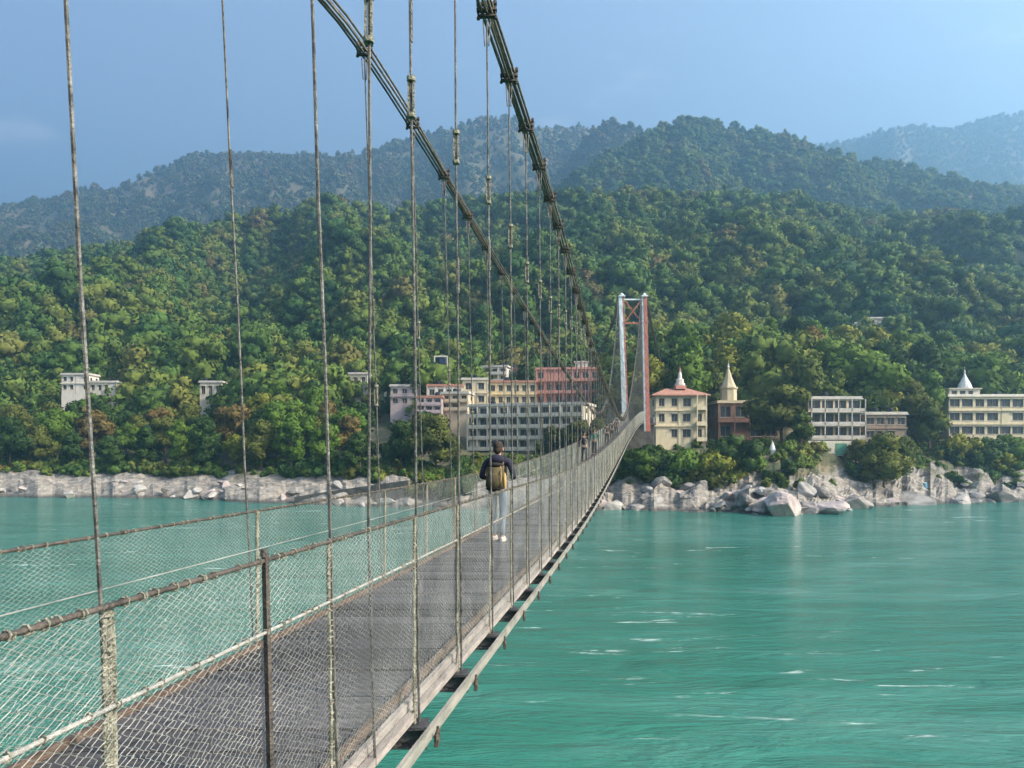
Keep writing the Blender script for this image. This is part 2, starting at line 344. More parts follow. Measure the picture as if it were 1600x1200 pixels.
def hill_point(L, xp, t):
    crest = L['f'](xp)
    wob = (fbm(xp/140., xp*0+.3, L['seed'])-.5)*.25
    Yt = L['top']*(1+wob); Y = L['foot']+(Yt-L['foot'])*t
    zc = pz(crest+L['low'], Yt); up = np.clip(t, 0, 1)
    z = L['zfoot']+(zc-L['zfoot'])*(up**1.12)
    z = np.where(t > 1, zc-(t-1)*(zc-L['zfoot'])*L['back']*2.2, z)
    z = np.where(t < 0, L['zfoot']+t/.06*40, z)                # the toe runs down under the ground in front of it
    X = (xp-800)/F*Y
    env = np.clip(up*(1-up)*4, 0, 1)*np.where(t > 1, 0, 1)*np.clip(up/.25, 0, 1)
    sp = ridged(X/L['fx']+Y/L['fx']*.35, Y/L['fx']*.45+3, L['seed']+5, 3)-.62
    z = z+env*sp*L['spur']*1.6+env*(fbm(X/40, Y/40, L['seed']+9)-.5)*L['spur']*.22
    return X, Y, z
for nm, L in LAYERS.items():
    L['f'] = smooth_tab(L['crest'], 9)
    xp = np.arange(-820, 2420, 9.0); t = np.concatenate([np.linspace(-.06, 1, 70), np.linspace(1.02, 1.45, 12)])
    T, XP = np.meshgrid(t, xp, indexing='ij'); X, Y, Z = hill_point(L, XP, T); nx = len(xp); b = MB()
    b.add(np.stack([X, Y, Z], -1).reshape(-1, 3), [(j*nx+i, j*nx+i+1, (j+1)*nx+i+1, (j+1)*nx+i) for j in range(len(t)-1) for i in range(nx-1)])
    o = b.build('hill', hill_m if nm in ('near', 'right') else L3_m, smooth=True); tag(o, kind='structure')

# ------------------------------------------------------------------ trees: crown meshes
def crown_mesh(name, m, w, h, z0, nlobe, nleaf, leaf, seed, flat=.8, core=.80, droop=0.0):
    r = np.random.default_rng(seed); lobes = []
    for i in range(nlobe):
        a = r.uniform(0, 6.283); k = i/max(1, nlobe-1)
        zz = z0+h*(.16+.68*k)+r.uniform(-.06, .06)*h
        wid = math.sin(math.pi*min(1, max(.08, .22+.70*k)))**.7
        rr = w*.5*wid*r.uniform(.25, .85)*(0.35 if i == nlobe-1 else 1)
        rad = w*r.uniform(.17, .29)*(1.1-.25*k)
        lobes.append((rr*math.cos(a), rr*math.sin(a), zz, rad))
    lobes.append((0, 0, z0+h*.5, w*.27)); lobes = np.array(lobes)
    b = MB()
    g = bmesh.new(); bmesh.ops.create_icosphere(g, subdivisions=1, radius=1); g.verts.ensure_lookup_table()
    iv = np.array([v.co[:] for v in g.verts]); jf = [tuple(v.index for v in f.verts) for f in g.faces]; g.free()
    ncore = 0; norm = []
    if core:
        for L in lobes:
            v = iv*(L[3]*core*(.85+.3*r.random((len(iv), 1))))*np.array((1, 1, flat))+L[:3]; b.add(v, jf)
            norm += [iv[list(f)] for f in jf]; ncore += len(jf)
    area = lobes[:, 3]**2; pick = r.choice(len(lobes), nleaf, p=area/area.sum())
    d = r.normal(size=(nleaf, 3)); d[:, 2] = d[:, 2]*.8+.22; d /= np.linalg.norm(d, axis=1)[:, None]
    bumpy = .78+.34*r.random(nleaf)
    c = lobes[pick, :3]+d*(lobes[pick, 3]*bumpy)[:, None]*np.array((1, 1, flat))
    c[:, 2] -= droop*r.random(nleaf)
    q = d*.8+r.normal(size=(nleaf, 3))*.6; q /= np.linalg.norm(q, axis=1)[:, None]
    a = np.cross(q, r.normal(size=(nleaf, 3))); a /= np.linalg.norm(a, axis=1)[:, None]; e = np.cross(q, a)
    s = leaf*(.55+.8*r.random(nleaf))[:, None]; asp = (.45+.4*r.random(nleaf))[:, None]
    v = np.stack([c-a*s, c-e*s*asp+q*s*.15, c+a*s, c+e*s*asp+q*s*.15], 1)
    b.add(v.reshape(-1, 3), (np.arange(nleaf)[:, None]*4+np.arange(4)).tolist())
    me = b.mesh(name, m, True)
    nl = d*.85+q*.35; nl /= np.linalg.norm(nl, axis=1)[:, None]
    nn = (np.concatenate(norm).tolist() if ncore else [])+np.repeat(nl, 4, axis=0).tolist()
    me.normals_split_custom_set([tuple(x) for x in nn]); return me

# keep-clear windows in the photograph: (x0, x1, top y, depth): nothing in front may rise above that line
CLEAR = [(1018,1108,672,188), (1116,1200,655,198), (1248,1345,668,186), (1345,1425,668,192), (1474,1640,655,214), (728,850,672,206), (850,905,640,206), (668,770,628,236), (765,940,612,250),
         (90,184,616,275), (308,348,626,275), (536,575,610,272), (605,658,622,250), (764,838,628,240), (955,1016,300,172), (1325,1400,503,340)]
def allowed(X, Y, top, half):
    xp, yp = proj(X, Y, top); hw = half*F/Y
    for x0, x1, yt, D in CLEAR:
        if xp+hw*.8 > x0 and xp-hw*.8 < x1 and yp < yt and Y < D+half*1.1: return False
    return True
# hillside forest: points with instances of a handful of crowns
protoc = bpy.data.collections.new('forest_kinds')
def protos(prefix, m, specs):
    c = bpy.data.collections.new(prefix)
    for i, (w, h, nl, nf, lf, fl) in enumerate(specs):
        me = crown_mesh('hill_crown', m, w, h, -.10*h, nl, nf, lf, 300+i*7+len(prefix), fl, .86)
        o = bpy.data.objects.new('%s_%02d' % (prefix, i), me); c.objects.link(o)
    return c
near_kinds = protos('near_crowns', M['leaf_hill'], [(9,10,9,1000,.50,.8),(11,10,12,1200,.54,.7),(7,12,9,900,.46,1.0),(10,13,12,1200,.52,.9),(6,8,7,700,.42,.9),(13,11,14,1400,.56,.7)])
far_kinds = protos('far_crowns', M['leaf_far'], [(11,11,6,150,1.7,.8),(14,11,7,180,1.8,.7),(10,14,6,150,1.6,1.0),(16,13,8,190,1.9,.7)])
def forest(name, L, kinds, nk, dens_px, seed, tmin=0.0, tmax=1.06, smin=.6, smax=1.35, bare=0.0, pts=None):
    r = np.random.default_rng(seed)
    if pts is not None: X, Y, Z = pts
    else: X, Y, Z = forest_points(L, dens_px, r, tmin, tmax, seed, bare)
    return scatter(name, X, Y, Z, kinds, nk, r, smin, smax, seed)
def forest_points(L, dens_px, r, tmin, tmax, seed, bare):
    sp = L['tree']*dens_px; T = []; XPs = []
    span = (L['top']-L['foot']); nt = int(span*1.15/sp)
    for j in range(nt):
        t = tmin+(tmax-tmin)*(j+.5)/nt; Yr = L['foot']+span*t
        k = int(1880/F*Yr/sp); xs = np.linspace(-140, 1740, k)
        XPs.append(xs+r.uniform(-.6, .6, k)*1880/k); T.append(t+r.uniform(-.6, .6, k)*(tmax-tmin)/nt)
    T = np.maximum(np.concatenate(T), 0); XP = np.concatenate(XPs); X, Y, Z = hill_point(L, XP, T)
    if L is LAYERS['near']:                                    # the same forest runs on down over the rise behind the river bank
        n2 = 1000; xb = r.uniform(-140, 1740, n2); Yb = shore_Y(xb)+r.uniform(74, 106, n2); Xb = (xb-800)/F*Yb; Zb = bank_z(Xb, Yb, False)
        X = np.r_[X, Xb]; Y = np.r_[Y, Yb]; Z = np.r_[Z, Zb]
        ok = np.array([c > 345 or allowed(a, c, e+13, 5) for a, c, e in zip(X, Y, Z)]); X = X[ok]; Y = Y[ok]; Z = Z[ok]
    if bare:
        keep = fbm(X/220, Y/220+Z/160, seed+4, 4) < .5+(.5-bare)*.5; keep |= r.random(len(X)) < .35
        X, Y, Z = X[keep], Y[keep], Z[keep]
    return X, Y, Z
def scatter(name, X, Y, Z, kinds, nk, r, smin, smax, seed):
    me = bpy.data.meshes.new(name); me.from_pydata(np.stack([X, Y, Z], -1).tolist(), [], [])
    N = len(X)
    big = .75+.5*fbm(X/60, Y/60, seed+2, 3)
    sc = (smin+(smax-smin)*r.random(N)**1.3)*big
    for nm, ty, data in (('sc', 'FLOAT', sc), ('rz', 'FLOAT', r.uniform(0, 6.28, N)), ('vi', 'INT', r.integers(0, nk, N))):
        a = me.attributes.new(nm, ty, 'POINT'); a.data.foreach_set('value', data.astype(np.float32 if ty == 'FLOAT' else np.int32))
    o = bpy.data.objects.new(name, me); COL.objects.link(o)
    g = bpy.data.node_groups.new('scatter_'+name, 'GeometryNodeTree')
    g.interface.new_socket('Geometry', in_out='INPUT', socket_type='NodeSocketGeometry'); g.interface.new_socket('Geometry', in_out='OUTPUT', socket_type='NodeSocketGeometry')
    N_ = g.nodes; K = g.links; gi = N_.new('NodeGroupInput'); go = N_.new('NodeGroupOutput')
    ip = N_.new('GeometryNodeInstanceOnPoints'); ci = N_.new('GeometryNodeCollectionInfo'); ci.inputs[0].default_value = kinds
    ci.inputs['Separate Children'].default_value = True; ci.inputs['Reset Children'].default_value = True
    def attr(nm, ty):
        a = N_.new('GeometryNodeInputNamedAttribute'); a.data_type = ty; a.inputs[0].default_value = nm; return a.outputs[0]
    cx = N_.new('ShaderNodeCombineXYZ'); K.new(attr('rz', 'FLOAT'), cx.inputs[2])
    K.new(gi.outputs[0], ip.inputs['Points']); K.new(ci.outputs[0], ip.inputs['Instance']); ip.inputs['Pick Instance'].default_value = True
    K.new(attr('vi', 'INT'), ip.inputs['Instance Index']); K.new(cx.outputs[0], ip.inputs['Rotation']); K.new(attr('sc', 'FLOAT'), ip.inputs['Scale'])
    K.new(ip.outputs[0], go.inputs[0])
    md = o.modifiers.new('scatter', 'NODES'); md.node_group = g
    return o
UNDER = 1
F_LABEL = {'near': 'dense green sunlit forest covering the nearest slope behind the riverside buildings',
           'right': 'dark blue-green forest covering the peaked hill on the right',
           'middle': 'hazy forest on the small ridge between the two peaks',
           'back': 'blue hazy forest with bare brown patches on the long back ridge',
           'far': 'faint pale forest on the farthest ridge at the right edge'}
for nm, kinds, nk, dn, bare, s0, s1 in (('near', near_kinds, 6, 1.0, 0, .6, 2.0), ('right', near_kinds, 6, 1.3, 0, .7, 1.9), ('middle', far_kinds, 4, 1.2, 0, .8, 1.4), ('back', far_kinds, 4, 1.2, .5, .7, 1.4), ('far', far_kinds, 4, 1.3, 0, .8, 1.5)):
    tag(forest('forest', LAYERS[nm], kinds, nk, dn, 500+len(nm)*13, smin=s0, smax=s1, bare=bare), F_LABEL[nm], 'forest', kind='stuff')

# undergrowth on the bank slopes
under_kinds = protos('undergrowth_kinds', M['leaf_hill'], [(3.2,2.0,6,420,.26,.8),(2.4,1.5,5,320,.24,.7),(4.2,2.4,7,560,.28,.7)])
def undergrowth(n_, seed):
    r = np.random.default_rng(seed); xb = r.uniform(-140, 1740, n_); sb = np.where(xb > 930, r.uniform(7, 42, n_), r.uniform(20, 36, n_))
    Yb = shore_Y(xb)+sb; Xb = (xb-800)/F*Yb
    ok = (fbm(Xb/9, Yb/7, 88) > .47)&(r.random(n_) < np.clip((sb-9)/12, .12, 1)); Xb, Yb = Xb[ok], Yb[ok]; Zb = bank_z(Xb, Yb)
    g = np.array([allowed(a, c, e+2, 1.5) for a, c, e in zip(Xb, Yb, Zb)]); return Xb[g], Yb[g], Zb[g]
tag(forest('undergrowth', None, under_kinds, 3, 1, 640, smin=.6, smax=1.5, pts=undergrowth(2300, 4)), 'low green undergrowth on the slopes above the bank rocks', 'undergrowth', kind='stuff')

# individual trees
CR = [crown_mesh('crown', M['leaf'], *a) for a in (
    (9, 9, 3.0, 12, 2600, .40, 1, .78), (12, 10, 3.2, 11, 3400, .42, 2, .7), (7.5, 11, 2.6, 12, 2400, .38, 3, .95), (10, 13, 3.2, 12, 3400, .42, 4, .9),
    (14, 12, 3.5, 13, 4200, .44, 5, .72), (8, 14, 2.5, 15, 2800, .40, 6, 1.0))]
BUSH = [crown_mesh('bush_leaves', M['leaf'], *a) for a in ((6, 4.0, -.5, 9, 1300, .33, 21, .75), (8, 5.0, -.6, 12, 1800, .36, 22, .72), (4.5, 3.2, -.4, 7, 900, .30, 23, .8))]
def trunk_mesh(H, seed):
    r = random.Random(seed); b = MB(); top = Vector((r.uniform(-.5, .5), r.uniform(-.5, .5), H))
    pts = [Vector((0, 0, -.8)), Vector((0, 0, 0)), Vector((top.x*.3, top.y*.3, H*.35)), Vector((top.x*.7, top.y*.7, H*.7)), top]
    b.tube(pts, [.48, .38, .28, .20, .08], 7)
    for k in range(5):
        a = k*1.256+r.uniform(-.4, .4); z = H*r.uniform(.35, .6); q = H*.3
        b.tube([(top.x*.4, top.y*.4, z), (math.cos(a)*q*.5, math.sin(a)*q*.5, z+q*.4), (math.cos(a)*q, math.sin(a)*q, z+q*.75)], [.16, .11, .05], 5)
    return b.mesh('trunk', M['trunk'])
TR = [trunk_mesh(h, i) for i, h in enumerate((8.5, 9.5, 9.5, 11.5, 11.5, 12))]
def tree(X, Y, k, s, label, group, z=None, tone=None):
    z = float(bank_z(X, Y)) if z is None else z
    t = thing('tree', label, 'tree', (X, Y, z-.3), random.uniform(0, 6.28), group)
    o = bpy.data.objects.new('trunk', TR[k]); COL.objects.link(o); o.parent = t; o.scale = (s, s, s)
    c = bpy.data.objects.new('crown', CR[k]); COL.objects.link(c); c.parent = t; c.scale = (s*random.uniform(.92, 1.1), s*random.uniform(.92, 1.1), s*random.uniform(.92, 1.06))
    if tone is not None: c.material_slots[0].link = 'OBJECT'; c.material_slots[0].material = TONE_M[tone]
    return t
def bush(X, Y, k, s, label, group, z=None, tone=None):
    z = float(bank_z(X, Y)) if z is None else z
    t = thing('bush', label, 'bush', (X, Y, z-.2), random.uniform(0, 6.28), group)
    c = bpy.data.objects.new('foliage', BUSH[k]); COL.objects.link(c); c.parent = t; c.scale = (s, s, s*random.uniform(.85, 1.1))
    if tone is not None: c.material_slots[0].link = 'OBJECT'; c.material_slots[0].material = TONE_M[tone]
    return t

HS = (12.2, 13.4, 13.8, 16.4, 15.8, 16.6); WS = (9, 12, 7.5, 10, 14, 8)
count = 0
def belt(x0, x1, s0, s1, step, label, group, smin, smax, seed, table):
    global count
    r = random.Random(seed); s = s0
    while s < s1:
        x = x0+r.uniform(0, 20)
        while x < x1:
            Y = float(shore_Y(x))+s+r.uniform(-.4, .4)*step; X = px(x, Y)
            k = r.choice((0, 1, 1, 2, 3, 3, 4, 5)); sc = r.uniform(smin, smax); z = float(bank_z(X, Y, False))
            if allowed(X, Y, z+HS[k]*sc, WS[k]*sc*.5) and count < 300:
                w = ('rounded', 'broad', 'small dense', 'tall full', 'wide spreading', 'slender')[k]; pl = spot(x, table)
                tn, lb = unique(pl, lambda q: '%s %s tree %s %s' % (TONES[q], w, label, pl), r.choice((0, 0, 1, 1, 2, 3, 3, 4) if x < 1000 else (0, 2, 2, 3, 3, 3)))
                tree(X, Y, k, sc, lb, group, tone=tn); count += 1
            x += r.uniform(.75, 1.25)*step*F/Y*1.05
        s += step*.95
belt(-40, 735, 27, 34, 8.5, "in the wood's front row", 'front trees of the left riverside wood', .7, 1.05, 1, SPOT_L)
belt(-40, 735, 37, 62, 9.5, 'inside the left wood', 'inner trees of the left riverside wood', .8, 1.2, 2, SPOT_L)
belt(-40, 735, 64, 108, 12, "at the wood's upper edge", 'back trees of the left riverside wood', .75, 1.1, 3, SPOT_L)
belt(735, 1015, 60, 118, 12, 'on the slope', 'trees behind the bridge', .6, .95, 4, SPOT_M)
belt(1010, 1640, 46, 64, 10, 'standing close', 'trees behind the right bank buildings', 1.4, 1.95, 5, SPOT_R)
belt(1010, 1640, 68, 92, 12, 'halfway up the rise', 'trees on the rise behind the right bank', 1.1, 1.6, 6, SPOT_R)
belt(1010, 1640, 94, 118, 12, 'on top of the rise', 'trees on the rise behind the right bank', 1.05, 1.5, 7, SPOT_R)

# trees and bushes of the right bank that stand out
TL = 'single trees on the right bank'
for x, Y, k, s, lab, dz in ((1222, 180, 1, 1.25, 'large dark tree with a broad crown left of the tiered pavilion', 0), (1382, 168, 4, .92, 'round dense tree on the bank between the tiered pavilion and the cream hotel', -1),
                        (1338, 174, 0, .62, 'small round tree at the right corner of the tiered pavilion', 0), (1412, 180, 0, .9, 'bushy tree hiding the right end of the annex', 0), (1252, 172, 2, .75, 'slim tree at the left corner of the tiered pavilion', 0), (1452, 198, 0, 1.15, 'dark tree close to the left wall of the cream hotel', 0), (1300, 202, 5, 1.3, 'tall tree rising directly behind the tiered pavilion', 0),
                        (1032, 196, 2, 1.25, 'slim yellow-green tree directly right of the red and white bridge tower', 0), (1100, 212, 4, 1.15, 'spreading olive tree between the two temple spires', 0),
                        (1262, 200, 3, 1.35, 'tallest leafy tree behind the riverside left of the pavilion', 0), (1350, 206, 4, 1.2, 'wide crowned tree behind the low side wing of the pavilion', 0),
                        (1420, 208, 3, 1.2, 'tall tree behind the gap left of the cream hotel', 0), (1180, 216, 5, 1.2, 'narrow tall tree right behind the brown temple', 0)):
    X = px(x, Y); tree(X, Y, k, s, lab, TL, float(bank_z(X, Y, False))+dz)
BG = 'bushes along the right bank'
for i, (x, Y, k, s) in enumerate(((1050,150,1,.95),(1075,149,1,.9),(1030,151,0,.9),(1098,152,1,.85),(1125,156,1,1.1),(1150,158,1,1.0),(1170,160,0,.8),(1062,146,0,.8),(1090,146,2,1.0),(1015,148,2,.9),(1120,150,0,.7),
                     (980,152,2,.9),(965,156,0,.8),(1000,153,2,1.0),(1500,166,1,.9),(1535,165,1,1.0),(1570,164,1,1.05),(1600,163,1,1.0),(1480,168,0,.9),(1555,160,0,.9),(1520,160,2,1.0),(1590,159,0,.9),(1460,163,2,.8),
                     (1235,158,2,.8),(1355,156,2,.9),(1400,156,0,.7),(1330,157,2,.7),(1420,160,2,.8),(1205,154,2,.7))):
    Y = float(shore_Y(x))+max(15, min(25, Y-138)); X = px(x, Y)
    w = ('leafy', 'broad', 'small')[k]; pl = spot(x, SPOT_S); rw = 'low' if Y-shore_Y(x) < 18 else ('middle' if Y-shore_Y(x) < 22 else 'upper')
    tn, lb = unique(pl, lambda q: '%s %s bush, %s row on the right bank, %s' % (TONES[q], w, rw, pl), (0, 3, 1, 0, 2)[i % 5])
    bush(X, Y, k, s*1.45, lb, BG, tone=tn)
for x, Y, k, s_, lab in ((862, 192, 2, .62, 'yellow-green tree before the right end of the white hotel'), (885, 190, 0, .6, 'low tree hiding the right corner of the white hotel'), (842, 188, 2, .42, 'small tree before the middle of the white hotel'), (905, 186, 1, .7, 'broad tree between the white hotel and the bridge tower'), (935, 186, 3, .6, 'full tree left of the bridge tower foot'), (745, 182, 2, .4, 'small tree at the left foot of the white hotel'), (800, 180, 2, .36, 'shrubby tree below the middle of the white hotel')):
    tree(px(x, Y), Y, k, s_, lab, 'trees before the white hotel')
r_ = random.Random(77)
for i in range(34):
    x = r_.uniform(-20, 720); Y = float(shore_Y(x))+r_.uniform(20, 28); X = px(x, Y)
    k = r_.choice((0, 2, 2)); pl = spot(x, SPOT_L); tn, lb = unique(pl, lambda q: "%s %s bush below the wood %s" % (TONES[q], ('leafy', '', 'small')[k] + (' upper' if Y-shore_Y(x) > 24 else ' lower'), pl), r_.choice((0, 1, 3)))
    bush(X, Y, k, r_.uniform(.5, .85), lb, 'bushes at the foot of the left wood', tone=tn)

# boulders
boul_m = mat('boulder_stone', (.18,.165,.155), (.38,.345,.33), .9, .9, .8, 3, rnd=.2, c3=(.48,.44,.42))
def boulder_mesh(seed):
    g = bmesh.new(); bmesh.ops.create_icosphere(g, subdivisions=4, radius=1); r = np.random.default_rng(seed)
    pl = r.normal(size=(13, 3)); pl /= np.linalg.norm(pl, axis=1)[:, None]; ds = r.uniform(.36, .78, 13)
    for v in g.verts:
        c = np.array(v.co[:])
        for q, dd in zip(pl, ds):
            e = c@q-dd
            if e > 0: c = c-q*e*.97
        a = float(fbm(c[0]*1.6+c[2]*1.3+seed, c[1]*1.6-c[2], seed, 3)); b_ = float(ridged(c[0]*3.1+c[2]*2.2+seed, c[1]*3.1-c[2]*1.7, seed+3, 3))
        v.co = c*(1+.22*(a-.5)+.13*(b_-.6))
    me = bpy.data.meshes.new('boulder'); g.to_mesh(me); g.free(); me.materials.append(boul_m); return me
BO = [boulder_mesh(i+5) for i in range(8)]
STONES = ('grey', 'pinkish', 'pale', 'dark')
STONE_M = [mat('stone_'+a.replace(' ', '_'), c, d, 1.1, .9, 1.0, 3.5, c3=e) for a, c, d, e in zip(STONES, ((.13,.12,.115), (.26,.21,.20), (.26,.24,.225), (.08,.075,.068)), ((.30,.275,.25), (.44,.375,.35), (.42,.39,.35), (.24,.22,.20)), ((.40,.37,.34), (.53,.46,.43), (.49,.455,.41), (.33,.30,.275)))]
def boulder(X, Y, s, sq, label, group, sink=.35, tone=0, rz=None, kind=None):
    z = max(-.2, float(bank_z(X, Y)))
    o = bpy.data.objects.new('boulder', random.choice(BO) if kind is None else BO[kind]); COL.objects.link(o)
    o.location = (X, Y, z+s*sq*(.5-sink)); o.scale = (s*random.uniform(1.0, 1.5), s, s*sq); o.rotation_euler = (random.uniform(-.35, .35), random.uniform(-.4, .4), random.uniform(0, 6.28) if rz is None else rz)
    o.material_slots[0].link = 'OBJECT'; o.material_slots[0].material = STONE_M[tone]
    return tag(o, label, 'boulder', group)
for x, dY, s, sq, tn, kd, lab in ((1222, 0, 4.2, .85, 1, 2, 'large pinkish boulder jutting farthest into the river on the right bank'), (1282, 0, 4.2, .7, 1, 4, 'big pinkish sloping boulder next to the farthest jutting one'),
                          (1432, -1, 4.2, .6, 2, 1, 'pale slab boulder at the water below the round tree'), (1500, 0, 3.2, .7, 2, 5, 'pale wedge boulder at the water below the turret hotel'), (1568, 0, 4.8, .6, 0, 6, 'wide grey slab boulder at the water near the right picture edge'),
                          (1340, 1, 3.6, .7, 0, 3, 'rough grey boulder at the water below the tiered pavilion')):
    Y = float(shore_Y(x))+dY; boulder(px(x, Y), Y, s, sq, lab, 'large boulders of the right shore', .3, tn, kind=kd)
def size_word(s): return 'small' if s < 1.15 else ('medium' if s < 1.75 else 'large')
r_ = random.Random(6)
for i in range(92):
    x = r_.uniform(935, 1320) if i < 66 else r_.uniform(1320, 1620); s_ = abs(r_.gauss(0, 6)); Y = float(shore_Y(x))+s_; s = r_.uniform(.55, 1.0)*r_.uniform(1.0, 2.6); sq = r_.uniform(.5, .95); pl = spot(x, SPOT_S)
    rw = "at the water's edge" if s_ < 3 else ('above the water' if s_ < 7 else 'high up the bank'); sh_ = 'blocky' if sq > .72 else 'flat'
    tn, lb = unique(pl, lambda q: '%s %s %s boulder %s %s' % (size_word(s), STONES[q], sh_, rw, pl), r_.choice((0, 0, 1, 2, 3)), 4)
    boulder(px(x, Y), Y, s, sq, lb, 'boulders of the right shore', tone=tn)
for i in range(38):
    x = r_.uniform(-20, 640); s_ = abs(r_.gauss(0, 6)); Y = float(shore_Y(x))+s_; s = r_.uniform(.8, 2.4); sq = r_.uniform(.4, .75); pl = spot(x, SPOT_L)
    rw = "at the water's edge" if s_ < 4 else 'up the bank'; sh_ = 'blocky' if sq > .57 else 'flat'
    tn, lb = unique(pl, lambda q: '%s %s %s rock %s, left shore, %s' % (size_word(s), STONES[q], sh_, rw, pl), r_.choice((0, 1, 2, 2)), 4)
    boulder(px(x, Y), Y, s, sq, lb, 'rocks of the left shore', tone=tn)

# ------------------------------------------------------------------ buildings
glass = mat('dark_window', (.02,.025,.03), (.05,.055,.06), 2, .25, 0, spec=.5)
def paint(name, c, c2=None): return mat(name, c, c2 or tuple(v*.80 for v in c), .9, .85, .25, 6, c3=tuple(v*.58 for v in c), stretch=(1.4, 1.4, .35), detail=9)
cream = paint('cream_plaster', (.62,.53,.36)); white = paint('white_plaster', (.58,.53,.43)); brown = paint('red_brown_plaster', (.20,.11,.075))
pink = paint('pink_plaster', (.52,.25,.20)); yellow = paint('yellow_plaster', (.62,.50,.30)); green = paint('green_paint', (.10,.25,.17)); offw = paint('warm_white_plaster', (.66,.60,.52))
terra = mat('terracotta_roof', (.28,.13,.09), (.40,.21,.15), 2, .85, .4, 8); slab = mat('roof_slab', (.38,.35,.31), (.52,.48,.43), 1, .9, .3, 6)
frame_m = paint('window_frame_paint', (.30,.26,.20)); silver = mat('white_spire', (.60,.58,.56), (.74,.71,.68), 1.5, .6, .1); gold = paint('ochre_spire', (.50,.42,.28))
def facade(b, x0, x1, z0, z1, y, ops, depth=.35):
    xs = sorted({x0, x1, *[o[0] for o in ops], *[o[1] for o in ops]}); zs = sorted({z0, z1, *[o[2] for o in ops], *[o[3] for o in ops]})
    for i in range(len(xs)-1):
        for j in range(len(zs)-1):
            cx, cz = (xs[i]+xs[i+1])/2, (zs[j]+zs[j+1])/2
            if any(o[0] < cx < o[1] and o[2] < cz < o[3] for o in ops): continue
            b.add([(xs[i], y, zs[j]), (xs[i+1], y, zs[j]), (xs[i+1], y, zs[j+1]), (xs[i], y, zs[j+1])], [(0, 1, 2, 3)])
    for a, c, d, e in ops:
        q = y+depth; v = [(a,y,d),(c,y,d),(c,y,e),(a,y,e),(a,q,d),(c,q,d),(c,q,e),(a,q,e)]
        b.add(v, [(0,4,5,1),(1,5,6,2),(2,6,7,3),(3,7,4,0)])
WCACHE = {}; TANK = paint('tank_plastic', (.02,.022,.026))
def window(par, a, c, d, e, y):
    w, h = round(c-a, 1), round(e-d, 1)
    if (w, h) not in WCACHE:
        f = MB(); t = .09
        for q, s in (((0, 0, h/2-t/2), (w, .08, t)), ((0, 0, -h/2+t/2), (w, .08, t)), ((-w/2+t/2, 0, 0), (t, .08, h-2*t)), ((w/2-t/2, 0, 0), (t, .08, h-2*t)), ((0, 0, 0), (t, .07, h-2*t))): f.box(q, s)
        g = MB(); g.box((0, .06, 0), (w-.02, .03, h-.02)); WCACHE[(w, h)] = (f.mesh('window_frame', frame_m), g.mesh('pane', glass))
    fm, gm_ = WCACHE[(w, h)]
    o = bpy.data.objects.new('window', fm); COL.objects.link(o); o.parent = par; o.location = ((a+c)/2, y+.24, (d+e)/2)
    g = bpy.data.objects.new('pane', gm_); COL.objects.link(g); g.parent = o
